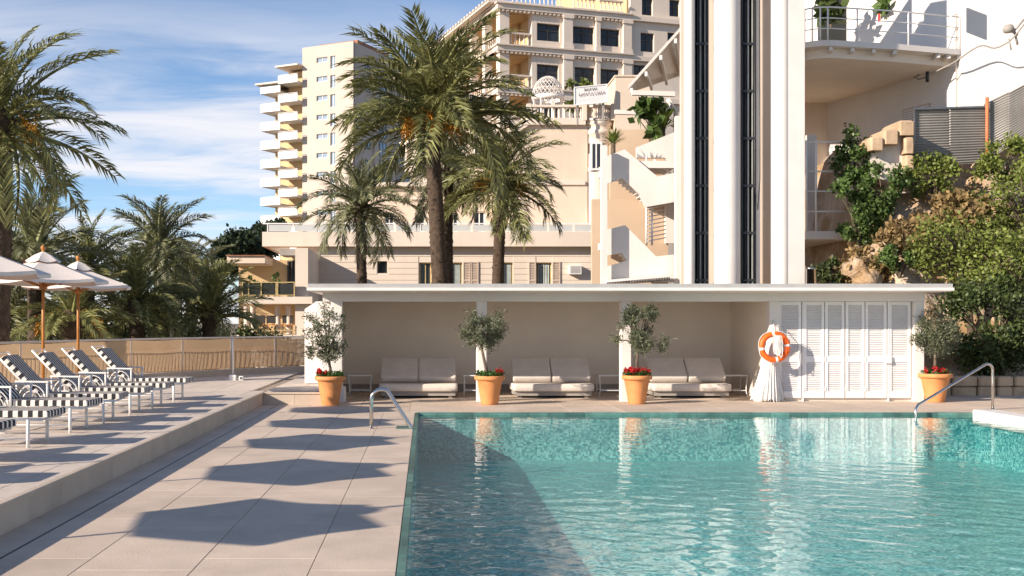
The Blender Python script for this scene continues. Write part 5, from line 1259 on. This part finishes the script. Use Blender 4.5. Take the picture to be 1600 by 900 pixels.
corr(X_(1539), X_(1570), Z_(252), Z_(232), Z_(162), Z_(146), 29.85, 29.6, 'steel_sheet'); corr(X_(1569), X_(1640), Z_(234), Z_(185), Z_(148), Z_(108), 29.58, 29.2, 'steel_sheet')
q = MB(); q.tube([Vector((X_(1538), 29.65, Z_(262)))-o0, Vector((X_(1538), 29.65, Z_(154)))-o0], .045, 10); q.build('orange_post', MT['rust'], cf)
q = MB(); q.tube([Vector((X_(1427), 29.73, Z_(262)))-o0, Vector((X_(1427), 29.73, Z_(166)))-o0], .03, 8); q.bar(Vector((X_(1427), 29.72, Z_(171)))-o0, Vector((X_(1541), 29.70, Z_(168)))-o0, .05); q.build('fence_frame', MT['midmetal'], cf)
# low garden wall at the deck edge, right
gw = empty('garden_wall', (12.5, 24, 0), label='low rough stone garden wall behind the right pot', cat='wall'); rs = random.Random(4); x = 10.25
while x < 17:
    w_ = rs.uniform(.35,.6)
    for j in range(2):
        h_ = .22; q = MB(); q.bev(x-12.5+rs.uniform(0,.03), x+w_-12.5-.02, rs.uniform(-.05,0), .4, j*h_, (j+1)*h_-.015, .03); q.build('stone', MT['stone'], gw)
    x += w_
# vegetation on the slope
def veg(px, py, d, r, n, leaf, mat, seed, label, k=24, name='shrub', cat='shrub'):
    c_ = at(px, py, d); return shrub(name, c_, r, n, leaf, MT[mat], seed, label, cat=cat, k=k, group='hillside plants')
veg(1340, 245, 29.6, (.55,.5,.9), 2600, .12, 'bush3', 501, 'ivy climbing beside the walkway railing, top part'); veg(1342, 320, 29.0, (.75,.5,1.0), 3600, .12, 'bush3', 502, 'thick ivy hanging below the ruined wall, left side')
veg(1380, 295, 28.9, (.6,.5,.6), 1800, .12, 'bush3', 503, 'ivy patch in front of the old plaster wall')
veg(1300, 428, 28.2, (.5,.4,.32), 1400, .11, 'bush2', 504, 'round dark bush above the cabana roof beside the flue')
veg(1455, 275, 29.0, (.7,.6,.55), 2000, .11, 'bush1', 505, 'bush below the left part of the corrugated fence')
veg(1350, 420, 28.0, (.7,.5,.5), 1500, .16, 'dry', 506, 'dry ochre grass tuft left above the cabana roof', name='dry_grass_tuft', cat='grass'); veg(1450, 410, 28.2, (1.1,.6,.45), 2600, .18, 'dry', 507, 'wide dry grass tuft above the cabana roof', name='dry_grass_tuft', cat='grass')
veg(1420, 370, 27.6, (.7,.5,.4), 1500, .16, 'dry', 511, 'dry grass between the boulders and the sparse tree', name='dry_grass_tuft', cat='grass'); veg(1405, 400, 27.0, (.6,.5,.35), 1200, .10, 'bush3', 512, 'green weeds at the foot of the boulders'); veg(1490, 345, 28, (1.0,.7,.7), 2200, .16, 'dry', 508, 'dry grass in the middle of the hillside', name='dry_grass_tuft', cat='grass')
veg(1570, 255, 28.6, (1.2,.7,.6), 2600, .11, 'bush1', 509, 'yellow green bush below the rising metal fence')
veg(1530, 340, 27.6, (1.0,.7,.6), 1500, .10, 'bush1', 510, 'loose yellow green shrub in the middle of the slope')
def hill_tree(px, py, d, base_px, r, n, leaf, mat, seed, label, k=60):
    c_ = at(px, py, d); bx_ = gx(base_px, d); b = Vector((bx_, d, max(0, hz(bx_, d)-.2))); rs = np.random.default_rng(seed); t_ = empty('hillside_tree', b, label=label, cat='tree', group='trees on the right slope')
    rel = c_-b; pts, cc = blob_points(rs, n, rel, r, k, .14, .4); V, Fq = leaf_cards(pts, leaf, rs, .2, .6); link('crown', npmesh('crown', V, Fq, MT[mat]), None, t_)
    q = MB(); fk = Vector((rel.x*.3, rel.y, max(.5, rel.z-r[2]*.8))); q.tube([(0,0,-.3), fk*.5, fk], [.10,.08,.06], 8); q.build('trunk', MT['bark'], t_); q = MB()
    for p in cc: p = Vector(p); q.tube([fk, fk.lerp(p,.5)+Vector((0,0,.15)), p], [.035,.02,.006], 5, cap=False)
    q.build('branches', MT['bark'], t_)
hill_tree(1575, 415, 25.6, 1580, (.95,.9,.8), 3800, .10, 'bush1', 601, 'large leafy tree at the right edge above the pool')
hill_tree(1545, 510, 24.9, 1570, (1.25,.8,1.1), 9000, .10, 'bush2', 602, 'dark leafy tree shading the corner behind the right pot', k=50)
hill_tree(1600, 315, 27.4, 1600, (.9,.8,.8), 2400, .10, 'bush1', 603, 'bushy tree at the right edge below the metal fence')
hill_tree(1480, 385, 26.5, 1520, (.9,.8,.8), 2200, .10, 'bush1', 604, 'sparse tree with bare twigs right of the roof end')
